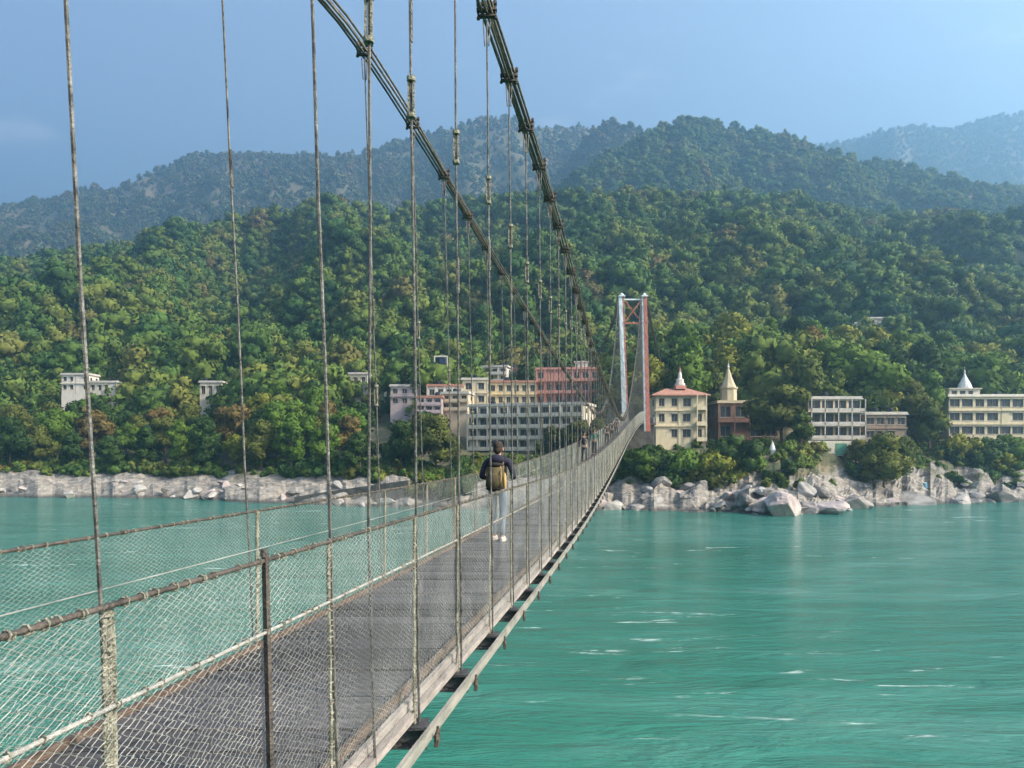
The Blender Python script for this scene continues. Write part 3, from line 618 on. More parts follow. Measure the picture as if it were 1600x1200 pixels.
def building(name, label, cat, x0, x1, ytop, ybase, Y, st, wallm, bays, rz=0, depth=9, roof='flat', roofm=None, balcony=0, wfrac=.5, hfrac=.52, band=True, group=None, side=2, wsub=None, bandm=None):
    X0, X1 = px(x0, Y), px(x1, Y); W = (X1-X0)/max(.5, math.cos(rz)); z0, z1 = pz(ybase, Y), pz(ytop, Y); H = z1-z0
    t = thing(name, label, cat, (X0, Y, z0), rz, group); b = MB(); sh = H/st; ops = []; SK = 10 if Y > 215 else 6
    for s in range(st):
        for k in range(bays):
            bw = W/bays; ww = bw*wfrac*(wsub[k % len(wsub)] if wsub else 1); cx = bw*(k+.5)
            ops.append((cx-ww/2, cx+ww/2, s*sh+sh*.26, s*sh+sh*(.26+hfrac)))
    ops = [(a+random.uniform(-.06, .06), c+random.uniform(-.06, .06), d+random.uniform(0, .1), e) for a, c, d, e in ops if bays < 3 or random.random() > .09]
    facade(b, 0, W, -SK, H, 0, ops)
    b.add([(0,0,-SK),(0,depth,-SK),(0,depth,H),(0,0,H)], [(0,3,2,1)] if False else [(0,1,2,3)])
    b.add([(W,0,-SK),(W,depth,-SK),(W,depth,H),(W,0,H)], [(0,3,2,1)]); b.add([(0,depth,-SK),(W,depth,-SK),(W,depth,H),(0,depth,H)], [(0,3,2,1)])
    b.add([(0,.36,-SK),(W,.36,-SK),(W,.36,H),(0,.36,H)], [(0,1,2,3)])   # back of the recesses
    b.add([(0,0,H-.01),(W,0,H-.01),(W,depth,H-.01),(0,depth,H-.01)], [(0,1,2,3)])
    b.build('wall', wallm, t, local=True)
    for o in ops: window(t, *o, 0)
    for s in range(st):                                        # windows of the two side walls, set in shallow frames
        for sx in (-1, 1):
            for k in range(side):
                f = MB(); yy = depth*(k+.5)/side; f.box((0 if sx < 0 else W, yy, s*sh+sh*.52), (.16, 1.1, sh*.46)); w_ = f.build('window', frame_m, t, local=True)
                g = MB(); g.box((-.02 if sx < 0 else W+.02, yy, s*sh+sh*.52), (.20, .9, sh*.40)); g.build('pane', glass, w_, local=True)
    if Y < 300:
        ch = MB()
        for a, c, d, e in ops:
            if not balcony: ch.box(((a+c)/2, -.22, e+.12), (c-a+.35, .5, .08))
            ch.box(((a+c)/2, -.05, d-.05), (c-a+.2, .14, .09))
        tag(ch.build('sunshades', bandm or slab, t, local=True), kind='stuff')
        pp = MB()
        for q in (.12, W*random.uniform(.4, .6), W-.15): pp.tube([(q, -.07, -1), (q, -.07, H+.2)], .06, 5)
        tag(pp.build('drainpipes', frame_m, t, local=True), kind='stuff')
        if roof == 'flat':
            for q in range(1 if W < 9 else 2):
                tk = MB(); xq = W*random.uniform(.1, .9); yq = depth*random.uniform(.25, .7); tk.lathe([(.05, .2), (.7, .25), (.72, 1.4), (.6, 1.6), (.25, 1.75)], (xq, yq, H+.25), 10); tk.build('roof_tank', TANK, t, local=True, smooth=True)
    if band:
        for s in range(1, st):
            m_ = MB(); m_.box((W/2, -.12, s*sh), (W+.5, .55, .28)); m_.build('floor_band', bandm or wallm, t, local=True)
    if balcony:
        for s in range(st):
            m_ = MB(); m_.box((W/2, -balcony/2-.02, s*sh+.06), (W+.1, balcony, .2)); m_.box((W/2, -balcony, s*sh+.62), (W+.1, .12, .72))
            for k in range(bays+1): m_.box((W*k/bays, -balcony+.05, s*sh+sh/2), (.22, .22, sh-.2))
            m_.build('balcony', bandm or wallm, t, local=True)
    r = MB()
    if roof == 'flat':
        r.box((W/2, depth/2, H+.14), (W+.9, depth+.9, .26))
        for q in ((W/2, -.2, H+.5), (W/2, depth+.2, H+.5)): r.box(q, (W+.5, .16, .5))
        for q in ((-.2, depth/2, H+.5), (W+.2, depth/2, H+.5)): r.box(q, (.16, depth+.2, .5))
    elif roof == 'hip':
        e = 1.0; v = [(-e,-e,H),(W+e,-e,H),(W+e,depth+e,H),(-e,depth+e,H),(W*.28,depth*.4,H+1.9),(W*.72,depth*.4,H+1.9),(W*.72,depth*.6,H+1.9),(W*.28,depth*.6,H+1.9),(-e,-e,H-.25),(W+e,-e,H-.25),(W+e,depth+e,H-.25),(-e,depth+e,H-.25)]
        r.add(v, [(0,1,5,4),(1,2,6,5),(2,3,7,6),(3,0,4,7),(4,5,6,7),(8,9,1,0),(9,10,2,1),(10,11,3,2),(11,8,0,3),(11,10,9,8)])
    rf = r.build('roof', roofm or slab, t, local=True)
    return t, W, H, sh, rf
def spire(par, prof, c, m, n=12, name='spire', fin=None):
    b = MB(); b.lathe(prof, c, n); o = b.build(name, m, par, local=True)
    if fin:
        f = MB(); z = prof[-1][1]; f.lathe([(.22, z-.1), (.34, z+.15), (.12, z+.4), (.2, z+.6), (.05, z+.9), (.03, z+1.9)], c, 8); f.build('finial', fin, o, local=True)
    return o
rose = paint('rose_plaster', (.46,.27,.22)); sand = paint('sand_plaster', (.58,.47,.33)); mauve = paint('mauve_wash', (.44,.35,.35))
# cream house with tiled roof and spire, right of the tower
t, W, H, sh, rf = building('house', 'cream three-storey house with tiled roof and small spire beside the bridge tower', 'house', 1024, 1103, 617, 690, 180, 3, cream, 4, depth=10, roof='hip', roofm=terra, wsub=(.9, .95, 1.25, .8))
b = MB()
for s in range(3): b.box((W-1.3, -.75, s*sh+.55), (2.5, 1.2, 1.0)); b.box((W-.2, -1.2, s*sh+sh/2), (.25, .25, sh)); b.box((W-2.4, -1.2, s*sh+sh/2), (.25, .25, sh))
b.build('balcony', cream, t, local=True)
b = MB(); b.box((W*.55, 3.5, H+2.1), (2.6, 2.6, .9)); b.build('plinth', pink, t, local=True)
spire(t, [(1.25, 0), (1.3, .6), (.95, .7), (.9, 1.6), (.55, 1.8), (.42, 3.0), (.15, 3.7)], (W*.55, 3.5, H+2.5), offw, 8, fin=pink)
# brown temple with ochre cone
t, W, H, sh, rf = building('temple', 'dark red-brown veranda temple under an ochre cone spire', 'temple', 1122, 1216, 630, 690, 194, 2, brown, 4, depth=10, balcony=1.4, wfrac=.7, hfrac=.58, roofm=gold)
d0 = px(1145, 194)-px(1122, 194)
spire(t, [(2.2, 0), (2.2, 4.0), (2.5, 4.1), (2.5, 4.5)], (d0, 4, H), gold, 8, 'drum')
spire(t, [(2.1, 0), (1.5, 1.3), (1.0, 2.6), (.45, 4.4), (.15, 5.4)], (d0, 4, H+4.5), gold, 8, fin=silver)
# tiered pavilion
t, W, H, sh, rf = building('pavilion', 'three-tier pavilion with white slab floors and thin columns above a white base', 'pavilion', 1262, 1345, 624, 687, 178, 3, sand, 4, depth=9, balcony=2.4, wfrac=.86, hfrac=.66, bandm=slab)
b = MB(); b.box((4.6, -1.0, -2.1), (11.5, 3.0, 3.6)); bw = b.build('base_wall', white, t, local=True)
b = MB(); b.box((7.0, -2.55, -2.3), (2.6, .12, 2.8)); b.build('door', green, bw, local=True)
t, W, H, sh, rf = building('annex', 'low annex with a flat rust-red roof edge right of the tiered pavilion', 'annex', 1352, 1416, 648, 690, 190, 2, paint('faded_brick', (.26,.19,.14)), 4, depth=7, roofm=slab, wfrac=.7)
# cream hotel right
t, W, H, sh, rf = building('hotel', 'long cream hotel with a white cone turret at the right picture edge', 'hotel', 1482, 1640, 620, 684, 208, 3, cream, 8, rz=.0, depth=12, wfrac=.8, hfrac=.56, roofm=offw, wsub=(1, 1.1, .85, 1.1))
x0_ = px(1490, 208)-px(1482, 208); x1_ = px(1538, 208)-px(1482, 208)
b = MB(); ops = [(x0_+.6, x0_+2.2, H+.5, H+1.9), (x0_+3, x0_+4.6, H+.5, H+1.9), (x0_+5.4, x0_+6.8, H+.5, H+1.9)]
facade(b, x0_, x1_, H, H+2.4, 2, ops); b.box(((x0_+x1_)/2, 4.4, H+1.2), (x1_-x0_, 4.0, 2.4)); b.box(((x0_+x1_)/2, 4.2, H+2.5), (x1_-x0_+.8, 5.4, .25)); pn = b.build('penthouse', white, t, local=True)
for o in ops:
    g = MB(); g.box(((o[0]+o[1])/2, 2.3, (o[2]+o[3])/2), (o[1]-o[0], .06, o[3]-o[2])); g.build('window', glass, pn, local=True)
tx = px(1521, 208)-px(1482, 208)
spire(t, [(1.9, 0), (1.9, .5), (1.75, .55), (1.6, 1.2), (1.0, 2.4), (.5, 3.4), (.12, 4.6)], (tx, 4, H+2.6), silver, 14, 'turret', fin=silver)
# hotel in the shade, left of the bridge
t, W, H, sh, rf = building('hotel', 'large white four-storey hotel with long balconies seen through the bridge hangers', 'hotel', 733, 905, 636, 704, 203, 4, white, 11, rz=-.35, depth=14, balcony=1.4, wfrac=.82, hfrac=.60, roofm=slab)
t, W, H, sh, rf = building('house', 'pink three-storey house with red railings on the hill above the white hotel', 'house', 838, 935, 578, 634, 236, 3, pink, 7, rz=-.1, depth=10, balcony=1.2, wfrac=.62, roofm=pink)
b = MB(); b.box((W*.72, 4, H+1.4), (4, 4, 2.2)); b.box((W*.72, 4, H+2.7), (4.8, 4.8, .3)); b.build('roof_kiosk', offw, t, local=True)
building('house', 'cream two-storey house with one big dark window left of the pink house', 'house', 722, 762, 594, 634, 226, 2, cream, 2, depth=8, wfrac=.45)
building('house', 'long low yellow house between the cream house and the pink house', 'house', 764, 838, 598, 634, 232, 2, yellow, 6, depth=8, wfrac=.55, roofm=terra)
building('house', 'white terraced house with red balcony left of the cream house', 'house', 668, 722, 604, 642, 224, 2, offw, 4, depth=8, balcony=1.2, wfrac=.6, roofm=terra)
building('house', 'small mauve house at the left end of the terraced house', 'house', 610, 655, 604, 634, 236, 2, paint('mauve_plaster', (.42,.34,.34)), 3, depth=7)
building('house', 'low white house among the trees right of the tall left hangers', 'house', 538, 574, 585, 606, 262, 1, white, 3, depth=6)
building('house', 'small white house peeking out of the wood left of the second hanger', 'house', 312, 346, 598, 622, 264, 1, white, 3, depth=6)
building('house', 'white temple block with stepped roof above the left wood', 'house', 96, 138, 586, 612, 266, 2, offw, 4, depth=7)
building('house', 'low white row house right of the white temple block above the left wood', 'house', 140, 182, 598, 614, 266, 1, white, 4, depth=6)
for x0, x1, yt, yb, lab in ((1328, 1346, 506, 518, 'tiny white house high on the right slope, left one of the pair'), (1356, 1398, 498, 516, 'tiny pale house high on the right slope, wider one of the pair')):
    building('house', lab, 'house', x0, x1, yt, yb, 330, 2, offw, 3, depth=6, side=1)
for x0, x1, yt, yb, Yb, st_, m_, nb, rm, bal, lab in (
    (600, 636, 588, 604, 266, 1, offw, 3, slab, 0, 'low white flat-roofed house left of the mauve house'),
    (640, 668, 594, 614, 252, 2, rose, 3, slab, 0, 'small rose house wedged between the mauve and terraced houses'),
    (700, 738, 576, 596, 262, 2, mauve, 3, terra, 0, 'mauve house with rust roof edge behind the cream house'),
    (742, 792, 575, 598, 254, 2, offw, 4, slab, 1.1, 'off-white balcony house above the cream house'),
    (793, 838, 578, 600, 258, 2, rose, 4, terra, 0, 'dull rose house above the long yellow house'),
    (898, 946, 584, 612, 248, 2, sand, 4, slab, 1.1, 'sand coloured balcony house at the right end of the pink house'),
    (652, 690, 622, 646, 214, 2, mauve, 3, terra, 1.0, 'mauve terrace with red roof below the terraced house'),
    (690, 732, 616, 642, 218, 2, sand, 3, slab, 1.0, 'sand coloured terrace left of the white hotel')):
    building('house', lab, 'house', x0, x1, yt, yb, Yb, st_, m_, nb, depth=7, roofm=rm, balcony=bal, wfrac=.6, hfrac=.56, rz=random.uniform(-.25, .1), side=1)
# roof tank
Y = 240; t = thing('water_tank', 'dark blue water tank in a white frame on the slope above the rooftops', 'water tank', (px(690, Y), Y, pz(590, Y)))
b = MB(); b.lathe([(.1, 2.4), (1.6, 2.5), (1.9, 3.0), (1.9, 6.0), (1.5, 6.6), (.3, 6.9)], n=14); b.build('tank', paint('tank_plastic', (.02,.03,.06)), t, local=True, smooth=True)
b = MB()
for sx in (-2.1, 2.1):
    for sy in (-2, 2): b.box((sx, sy, 2.0), (.35, .35, 9.0))
b.box((0, 0, 2.25), (4.6, 4.4, .25)); b.box((0, -2, 6.7), (4.6, .3, .4)); b.build('stand', white, t, local=True)
# retaining wall of the ramp on the left bank, wall and shrine on the right
def wall_strip(name, pts, h, th, m, label, cat):
    t = thing(name, label, cat, (pts[0][0], pts[0][1], pts[0][2])); b = MB()
    for a, c in zip(pts[:-1], pts[1:]):
        a = Vector(a); c = Vector(c); dirv = (c-a); nrm = Vector((-dirv.y, dirv.x, 0)).normalized()*th
        v = [a-nrm*.5, c-nrm*.5, c+nrm*.5, a+nrm*.5]; b.add([(*q.xy, q.z-6) for q in v]+[(*q.xy, q.z+h) for q in v], [(0,1,5,4),(1,2,6,5),(2,3,7,6),(3,0,4,7),(4,5,6,7)])
    b.build('wall', m, t); return t, b
t, _ = wall_strip('retaining_wall', [(px(462, 170), 170, pz(776, 170)), (px(540, 167), 167, pz(764, 167)), (px(640, 162), 162, pz(750, 162))], 0, 1.2, mat('dark_retaining_wall', (.075,.068,.058), (.16,.145,.125), .8, .9, 1, 1.6, c3=(.22,.20,.17)), 'dark sloping retaining wall of the ramp on the left bank', 'wall')
for k, f_ in enumerate((.3, .72)):
    Yq = 170-8*f_-1.0; b = MB(); b.box((px(462+178*f_, Yq), Yq, pz(776-26*f_, Yq)-2), (.8, .6, 4.4)); b.build('buttress', M['stone'], t)
for x, Y, k, s_, lab in ((655, 163, 0, .9, 'dark bush at the upper end of the retaining wall'), (682, 162, 2, 1.0, 'second bush beyond the upper end of the retaining wall'), (706, 160, 0, .95, 'broad bush between the retaining wall and the walker'), (728, 159, 2, 1.1, 'bush just left of the walker on the far bank'), (668, 168, 1, .7, 'wide bush behind the end of the retaining wall'), (715, 168, 1, .75, 'wide bush on the slope behind the walker'),
                         (986, 163, 0, .9, 'bush before the left corner of the stone abutment'), (1003, 162, 1, .8, 'broad bush before the stone abutment'), (1012, 164, 0, 1.1, 'tall bush at the right corner of the stone abutment'), (975, 165, 2, 1.1, 'small bush under the bridge left of the abutment')):
    X = px(x, Y); bush(X, Y, k, s_*1.25, lab, 'bushes by the walls', tone=(0, 1, 0, 3)[(x//7) % 4], z=max(1.5, float(bank_z(X, Y, False))+(3.5 if x > 950 else .3)))
wall_strip('garden_wall', [(px(1165, 172), 172, pz(712, 172)), (px(1212, 171), 171, pz(712, 171))], 0.6, .8, M['concrete'], 'grey garden wall below the brown temple', 'wall')
Y = 168; t = thing('shrine', 'small white pointed shrine post on the garden wall end', 'shrine', (px(1207, Y), Y, pz(720, Y)))
b = MB(); b.box((0, 0, .3), (1.2, 1.2, 3.4)); b.build('base', white, t, local=True); spire(t, [(.7, 0), (.75, .5), (.5, 1.2), (.2, 2.0), (.05, 2.6)], (0, 0, 2.0), silver, 10)
for x, lab in ((1427, 'left blue water drum on the bank beside the boatman post'), (1443, 'right blue water drum on the bank beside the boatman post')):
    Y = 178; o = thing('drum', lab, 'drum', (px(x, Y), Y, float(bank_z(px(x, Y), Y))-.1), 0, 'blue drums on the right bank')
    b = MB(); b.lathe([(.75, 0), (.8, .1), (.78, 1.0), (.82, 1.1), (.78, 1.9), (.7, 2.0)], n=14); b.build('barrel', paint('blue_plastic', (.12,.28,.40)), o, local=True); b = MB(); b.lathe([(.62, 2.0), (.62, 2.12), (.2, 2.15)], n=14); b.build('lid', white, o, local=True)

# ------------------------------------------------------------------ bridge
zdeck = smooth_tab([(-20, -1.66), (0, -1.66), (14, -1.64), (21.5, -1.47), (30, -1.10), (40, -.58), (55, .22), (75, 1.35), (100, 2.95), (125, 4.75), (150, 6.15), (168, 7.0), (190, 7.3)], 4)
railh = lerp_tab([(-20, 1.22), (0, 1.22), (40, 1.25), (90, 1.6), (150, 2.1), (175, 2.1)])
railhL = lerp_tab([(-20, 1.12), (0, 1.12), (40, 1.2), (90, 1.6), (150, 2.1), (175, 2.1)])
flare = lerp_tab([(-20, 0), (70, 0), (100, .3), (125, .95), (150, 1.6), (175, 1.8)])
def P(lat, d, z): return np.stack([np.asarray(d)*VD+lat, np.asarray(d)+0*np.asarray(lat), CAMZ+np.asarray(z)+0*np.asarray(d)], -1)
D0, D1 = -1.5, 169.0
LR, LL = -1.50, -3.35
bridge = thing('suspension_bridge', 'long wire suspension footbridge with netted sides crossing the turquoise river', 'bridge', tuple(P(-2.42, 0., -1.9)))
dd = np.concatenate([np.arange(D0, 12, .3), np.arange(12, D1, 1.0)])
def run(name, lat, zoff, r, m, n=6, dmin=D0, fl=True, wob=0, parent=bridge, d=None):
    d = dd[dd >= dmin] if d is None else d
    z = zdeck(d)+zoff+(wob*(vnoise(d*1.7, d*0+lat, 3)-.5) if wob else 0)
    b = MB(); b.tube(P(lat+(flare(d) if fl else 0), d, z), r, n); return b.build(name, m, parent, smooth=n > 5)
def runbox(name, lat, zoff, w, h, m, fl=True):
    z = zdeck(dd)+zoff; c = P(lat+(flare(dd) if fl else 0*dd), dd, z); k = len(dd); b = MB()
    off = np.array([(-w/2, 0, -h/2), (w/2, 0, -h/2), (w/2, 0, h/2), (-w/2, 0, h/2)])
    v = (c[:, None, :]+off[None]).reshape(-1, 3)
    b.add(v, [(i*4+j, i*4+(j+1) % 4, (i+1)*4+(j+1) % 4, (i+1)*4+j) for i in range(k-1) for j in range(4)]+[(3,2,1,0), tuple((k-1)*4+j for j in range(4))]); return b.build(name, m, bridge)
# deck planks: nearest 300 are parts, the rest one part
pb = MB(); pb.box((0, 0, 0), (1.64, .281, .045)); pm = pb.mesh('plank', M['plank'])
d = D0; k = 0; rest = MB()
while d < D1:
    sl = math.atan((float(zdeck(d+.3))-float(zdeck(d-.3)))/.6); c = P(-2.42+float(flare(d))*.5, d, float(zdeck(d))-.0225)
    if k < 300: put('plank', pm, bridge, c+np.array((0, 0, random.uniform(-.009, .009))), (sl, random.uniform(-.004, .004), random.uniform(-.006, .006)))
    else: rest.box(c, (1.64+float(flare(d)), .285, .045), Matrix.Rotation(sl, 3, 'X'))
    d += .3; k += 1
tag(rest.build('planks', M['plank'], bridge), kind='stuff')
runbox('kerb', -1.625, .025, .035, .05, M['curb']); runbox('kerb', -3.225, .025, .035, .05, M['curb'], fl=False)
runbox('edge_rail', -1.565, -.03, .035, .055, M['pale_rail']); runbox('edge_rail', -1.52, -.085, .05, .05, M['pale_rail']); runbox('stringer', -1.60, -.14, .05, .06, M['dark_iron'])
runbox('outer_rail', -1.385, -.175, .03, .075, M['outer_rail']); runbox('outer_rail', -3.455, -.175, .03, .075, M['outer_rail'], fl=False)
runbox('stringer', -2.0, -.12, .08, .12, M['dark_iron']); runbox('stringer', -2.9, -.12, .08, .12, M['dark_iron'])
# hand rails, life ropes
def rail(lat, hf, off, r, m, fl, wraps):
    d = dd; z = zdeck(d)+hf(d)+off; o = MB(); o.tube(P(lat+(flare(d) if fl else 0*d), d, z), r, 7); q = o.build('hand_rail' if m is M['dark_iron'] else 'life_rope', m, bridge, smooth=True)
    if wraps:
        w = MB(); x = .3
        while x < 30:
            c = P(lat, x, float(zdeck(x)+hf(x))+off); a = random.uniform(0, 6.28)
            th = np.linspace(0, 7.5, 9)+a; w.tube(np.stack([c[0]+(r+.005)*np.cos(th), c[1]+np.linspace(0, .02, 9), c[2]+(r+.005)*np.sin(th)], -1), .0032, 4)
            x += random.uniform(.03, .17)
        tag(w.build('wire_wraps', M['post'], q), kind='stuff')
    return q
rail(LR, railh, 0, .0092, M['dark_iron'], True, True); rail(LL, railhL, 0, .0105, M['dark_iron'], False, True)
rail(LR+.005, railh, -.285, .0072, M['rope'], True, True); rail(LL+.01, railhL, -.33, .005, M['wire'], False, False)
# wire net, one panel per bay, finer close by
def net_panel(lat, hf, a, c, pitch, r, fl, seed):
    rg = np.random.default_rng(seed); b = MB()
    nw = max(1, int(round((c-a)/pitch))); H = float(hf((a+c)/2))+.10; rows = int(H/pitch)*2
    hh = np.linspace(-.10, H-.10, rows+1); si = a+(np.arange(nw)+.5)*(c-a)/nw
    D = si[:, None]+np.where((np.arange(rows+1)[None]+np.arange(nw)[:, None]) % 2, .5, -.5)*pitch*1.04
    D = D+rg.normal(0, pitch*.085, D.shape)+.012*np.sin(hh*5+a)[None]
    Z = zdeck(D)+hh[None]*(hf(D)+.0)/float(hf((a+c)/2))+rg.normal(0, pitch*.08, D.shape)-.012
    bulge = .018*np.sin(D*2.1+lat)*np.sin(np.clip(hh/H, 0, 1)*3.1)[None]
    lt = lat+bulge+(flare(D) if fl else 0)+rg.normal(0, .002, D.shape)
    Q = P(lt, D, Z); b.segs(Q[:, :-1].reshape(-1, 3), Q[:, 1:].reshape(-1, 3), r)
    o = b.build('net_panel', M['wire'], bridge); return tag(o, kind='stuff')
RD = [-.6, .72, 2.09, 3.56, 4.83, 5.95, 7.19]
while RD[-1] < D1-3: RD.append(RD[-1]+1.16)
LD = [-1.6, 1.0, 3.7, 6.39, 9.55, 11.4]
while LD[-1] < D1-3: LD.append(LD[-1]+1.7)
for Ds, lat, hf, fl in ((RD, LR, railh, True), (LD, LL, railhL, False)):
    for i, (a, c) in enumerate(zip(Ds[:-1], Ds[1:])):
        if c < -.2: continue
        p_, r_w = (.027, .00088) if a < 5 else ((.036, .00115) if a < 11 else ((.05, .0016) if a < 22 else ((.09, .0029) if a < 45 else (.15, .005))))
        net_panel(lat-.004, hf, a, c, p_, r_w, fl, i+(1000 if fl else 2000))
# main cables
cabR = smooth_tab([(-60, 9.0), (-20, 5.6), (0, 4.55), (7, 4.32), (9.3, 4.22), (12.3, 4.08), (15, 3.80), (17.25, 3.52), (21.5, 3.02), (26.5, 2.66), (35, 2.32), (43, 2.10), (54, 2.25), (62, 3.0), (75, 5.0), (87, 7.8), (100, 11.2), (125, 18.6), (150, 28.2), (165, 34.3), (175, 38)], 1.5)
latR = smooth_tab([(-60, -2.3), (0, -1.92), (2.09, -1.82), (3.56, -1.68), (4.83, -1.53), (7, -1.53), (12, -1.5), (60, -1.48), (75, -1.42), (100, -1.17), (125, -.90), (150, -.65), (165, -.5)], .5)
cabL = smooth_tab([(-60, 9.5), (-20, 6.0), (0, 5.1), (8, 4.92), (9, 4.93), (10.7, 4.85), (12.5, 4.73), (16.3, 4.39), (22, 4.05), (31, 3.55), (40, 3.0), (51, 2.62), (60, 3.2), (75, 5.4), (87, 8.2), (100, 11.6), (125, 18.9), (150, 28.2), (165, 34.3), (175, 38)], 1.5)
latL = smooth_tab([(-60, -4.2), (0, -3.9), (6.39, -3.72), (8, -3.45), (9, -3.4), (60, -3.38), (75, -3.6), (100, -4.2), (125, -4.75), (150, -5.3), (165, -5.6)], .5)
clb = MB(); clb.box((0, 0, 0), (.25, .07, .03)); clb.box((0, 0, .085), (.25, .06, .025)); clb.box((0, 0, -.085), (.23, .06, .025))
for sx in (-.105, .105): clb.lathe([(.013, -.12), (.013, .14)], (sx, .0, 0), 6); clb.lathe([(.024, .095), (.024, .125)], (sx, 0, 0), 6); clb.lathe([(.024, -.125), (.024, -.098)], (sx, 0, 0), 6)
clm = clb.mesh('clamp', M['dark_iron'])
TY0 = 165
ccd = np.concatenate([np.arange(-30, 20, .8), np.arange(20, TY0+.5, 2.0)])
cables = {}
for side, lf, cf in (('R', latR, cabR), ('L', latL, cabL)):
    base = None
    for k, (ox, oz) in enumerate(((-.054, .032), (0, .036), (.054, .032), (-.054, -.028), (0, -.032), (.054, -.028))):
        b = MB(); j = .006*np.sin(ccd*.7+k)
        b.tube(P(lf(ccd)+ox+j, ccd, cf(ccd)+oz+j), .0145, 7)
        if base is None: base = b.build('main_cable', M['cable'], bridge, smooth=True)
        else: b.build('strand', M['cable'], base, smooth=True)
    cables[side] = base
# hangers with turnbuckles, posts, cross beams
tbm = MB()
for sx in (-.017, .017): tbm.box((sx, 0, 0), (.012, .022, .24))
tbm.lathe([(.03, -.135), (.03, -.105)], n=8); tbm.lathe([(.03, .105), (.03, .135)], n=8); tb_mesh = tbm.mesh('turnbuckle', M['post'])
bmm = MB(); bmm.box((0, 0, 0), (2.02, .11, .10)); bmm.box((0, 0, .06), (2.02, .17, .02)); bmm.box((0, 0, -.06), (2.02, .17, .02)); bm_mesh = bmm.mesh('cross_beam', M['beam'])
bfm = MB()
for sy in (-.05, .05): bfm.lathe([(.010, -.05), (.010, .05)], (0, sy, 0), 6); bfm.lathe([(.018, .0), (.018, .03)], (0, sy, 0), 6)
bfm.box((0, 0, -.02), (.03, .13, .05)); bolt_mesh = bfm.mesh('bolt', M['dark_iron'])
TB = {4.83: 2.34, 5.95: 2.47, 7.19: 2.58}
def hanger(side, dbase, lat, cf, lf, dtop, rr, i):
    zt = float(cf(dtop)); lt = float(lf(dtop)); zb = float(zdeck(dbase))-.12
    fl = float(flare(dbase)) if side == 'R' else 0
    p0 = P(lat+fl+(.03 if side == 'R' else -.03), dbase, zb); p1 = P(lt, dtop, zt-.10)
    if p1[2]-p0[2] < 1.0: return
    n_ = 9; tt = np.linspace(0, 1, n_)[:, None]; pts = p0+(p1-p0)*tt; amp = .010 if dbase < 20 else .02
    pts[1:-1, 0] += np.array([random.uniform(-amp, amp) for _ in range(n_-2)])*.5
    b = MB(); rad = np.full(n_, rr)
    b.tube(pts, rad, 6)
    if dbase < 22:                                             # lapped splice and fork under the clamp
        q = p0+(p1-p0)*.985; b.tube([q+np.array((.02, 0, -.16)), p1+np.array((.035, 0, 0))], rr*.8, 5); b.tube([q+np.array((-.02, 0, -.16)), p1+np.array((-.035, 0, 0))], rr*.8, 5)
        s0 = random.uniform(.5, .75); a0 = p0+(p1-p0)*s0; a1 = p0+(p1-p0)*(s0+.05); b.tube([a0+np.array((rr, 0, 0)), a1+np.array((rr, 0, 0))], rr*1.1, 5)
    h = b.build('hanger', M['steel'], bridge)
    if side == 'R' or dbase > 8:
        zt_ = None
        if side == 'R':
            if abs(dtop-4.83) < .02: zt_ = CAMZ+(705-152)/F*dtop
            elif dbase < 40 and dtop > 4: zt_ = CAMZ+(705-np.interp(dtop, [4.8, 5.95, 7.19, 8.4, 9.6, 12, 20, 40], [152, 230, 297, 372, 430, 480, 540, 600]))/F*dtop
        elif dbase < 30: zt_ = p0[2]+(p1[2]-p0[2])*random.uniform(.35, .6)
        if zt_ is not None and zt_ < p1[2]-.3:
            f = (zt_-p0[2])/(p1[2]-p0[2]); c = p0+(p1-p0)*f; put('turnbuckle', tb_mesh, h, c)
    # the clamp on the cable
    sl = math.atan((float(cf(dtop+.5))-float(cf(dtop-.5)))/1.0)
    put('clamp', clm, cables[side], P(lt, dtop, zt), (sl, random.uniform(-.05, .05), 0), (.8, .85, .72))
def post(lat, d, h, fl, near, dark=False):
    b = MB(); z0 = float(zdeck(d))-.13; z1 = float(zdeck(d))+h; f = float(flare(d)) if fl else 0
    lean = (-.02 if d < 4 else 0)
    base = P(lat+f, d, z0); top = P(lat+f+lean, d, z1)
    if dark:
        top = P(lat+f, d-.03, z1+.01); base = P(lat+f+.012, d+.012, z0)
        b.bar(base, top, .021, .005); b.bar(base+np.array((.008, .009, 0)), top+np.array((.008, .009, 0)), .005, .021); b.tube([top+np.array((0, 0, -.012)), top+np.array((0, 0, .018))], .014, 7)
        return b.build('post', M['dark_iron'], bridge)
    if near:
        for oy, r in ((-.018, .009), (.003, .008), (.019, .0085)):
            k = 14; tt = np.linspace(0, 1, k)[:, None]; pts = base+(top-base)*tt
            pts[:, 1] += oy; pts[:, 0] += np.array([random.uniform(-.004, .004) for _ in range(k)]); b.tube(pts, [r*random.uniform(.85, 1.2) for _ in range(k)], 7)
        o = b.build('post', M['post'], bridge)
        w = MB(); n_ = int((z1-z0)/.035)
        for i in range(n_):
            q = base+(top-base)*((i+random.random())/n_); a = random.uniform(0, 6.28); th = a+np.linspace(0, 5.2, 7); tl = random.uniform(-.014, .014)
            w.tube(np.stack([q[0]+.014*np.cos(th), q[1]+.031*np.sin(th), q[2]+tl*np.cos(th)], -1), .0034, 4)
        tag(w.build('wire_wraps', M['post'], o), kind='stuff'); return o
    b.tube([base, (base+top)/2, top], .021 if d < 30 else .024, 5); return b.build('post', M['post'], bridge)
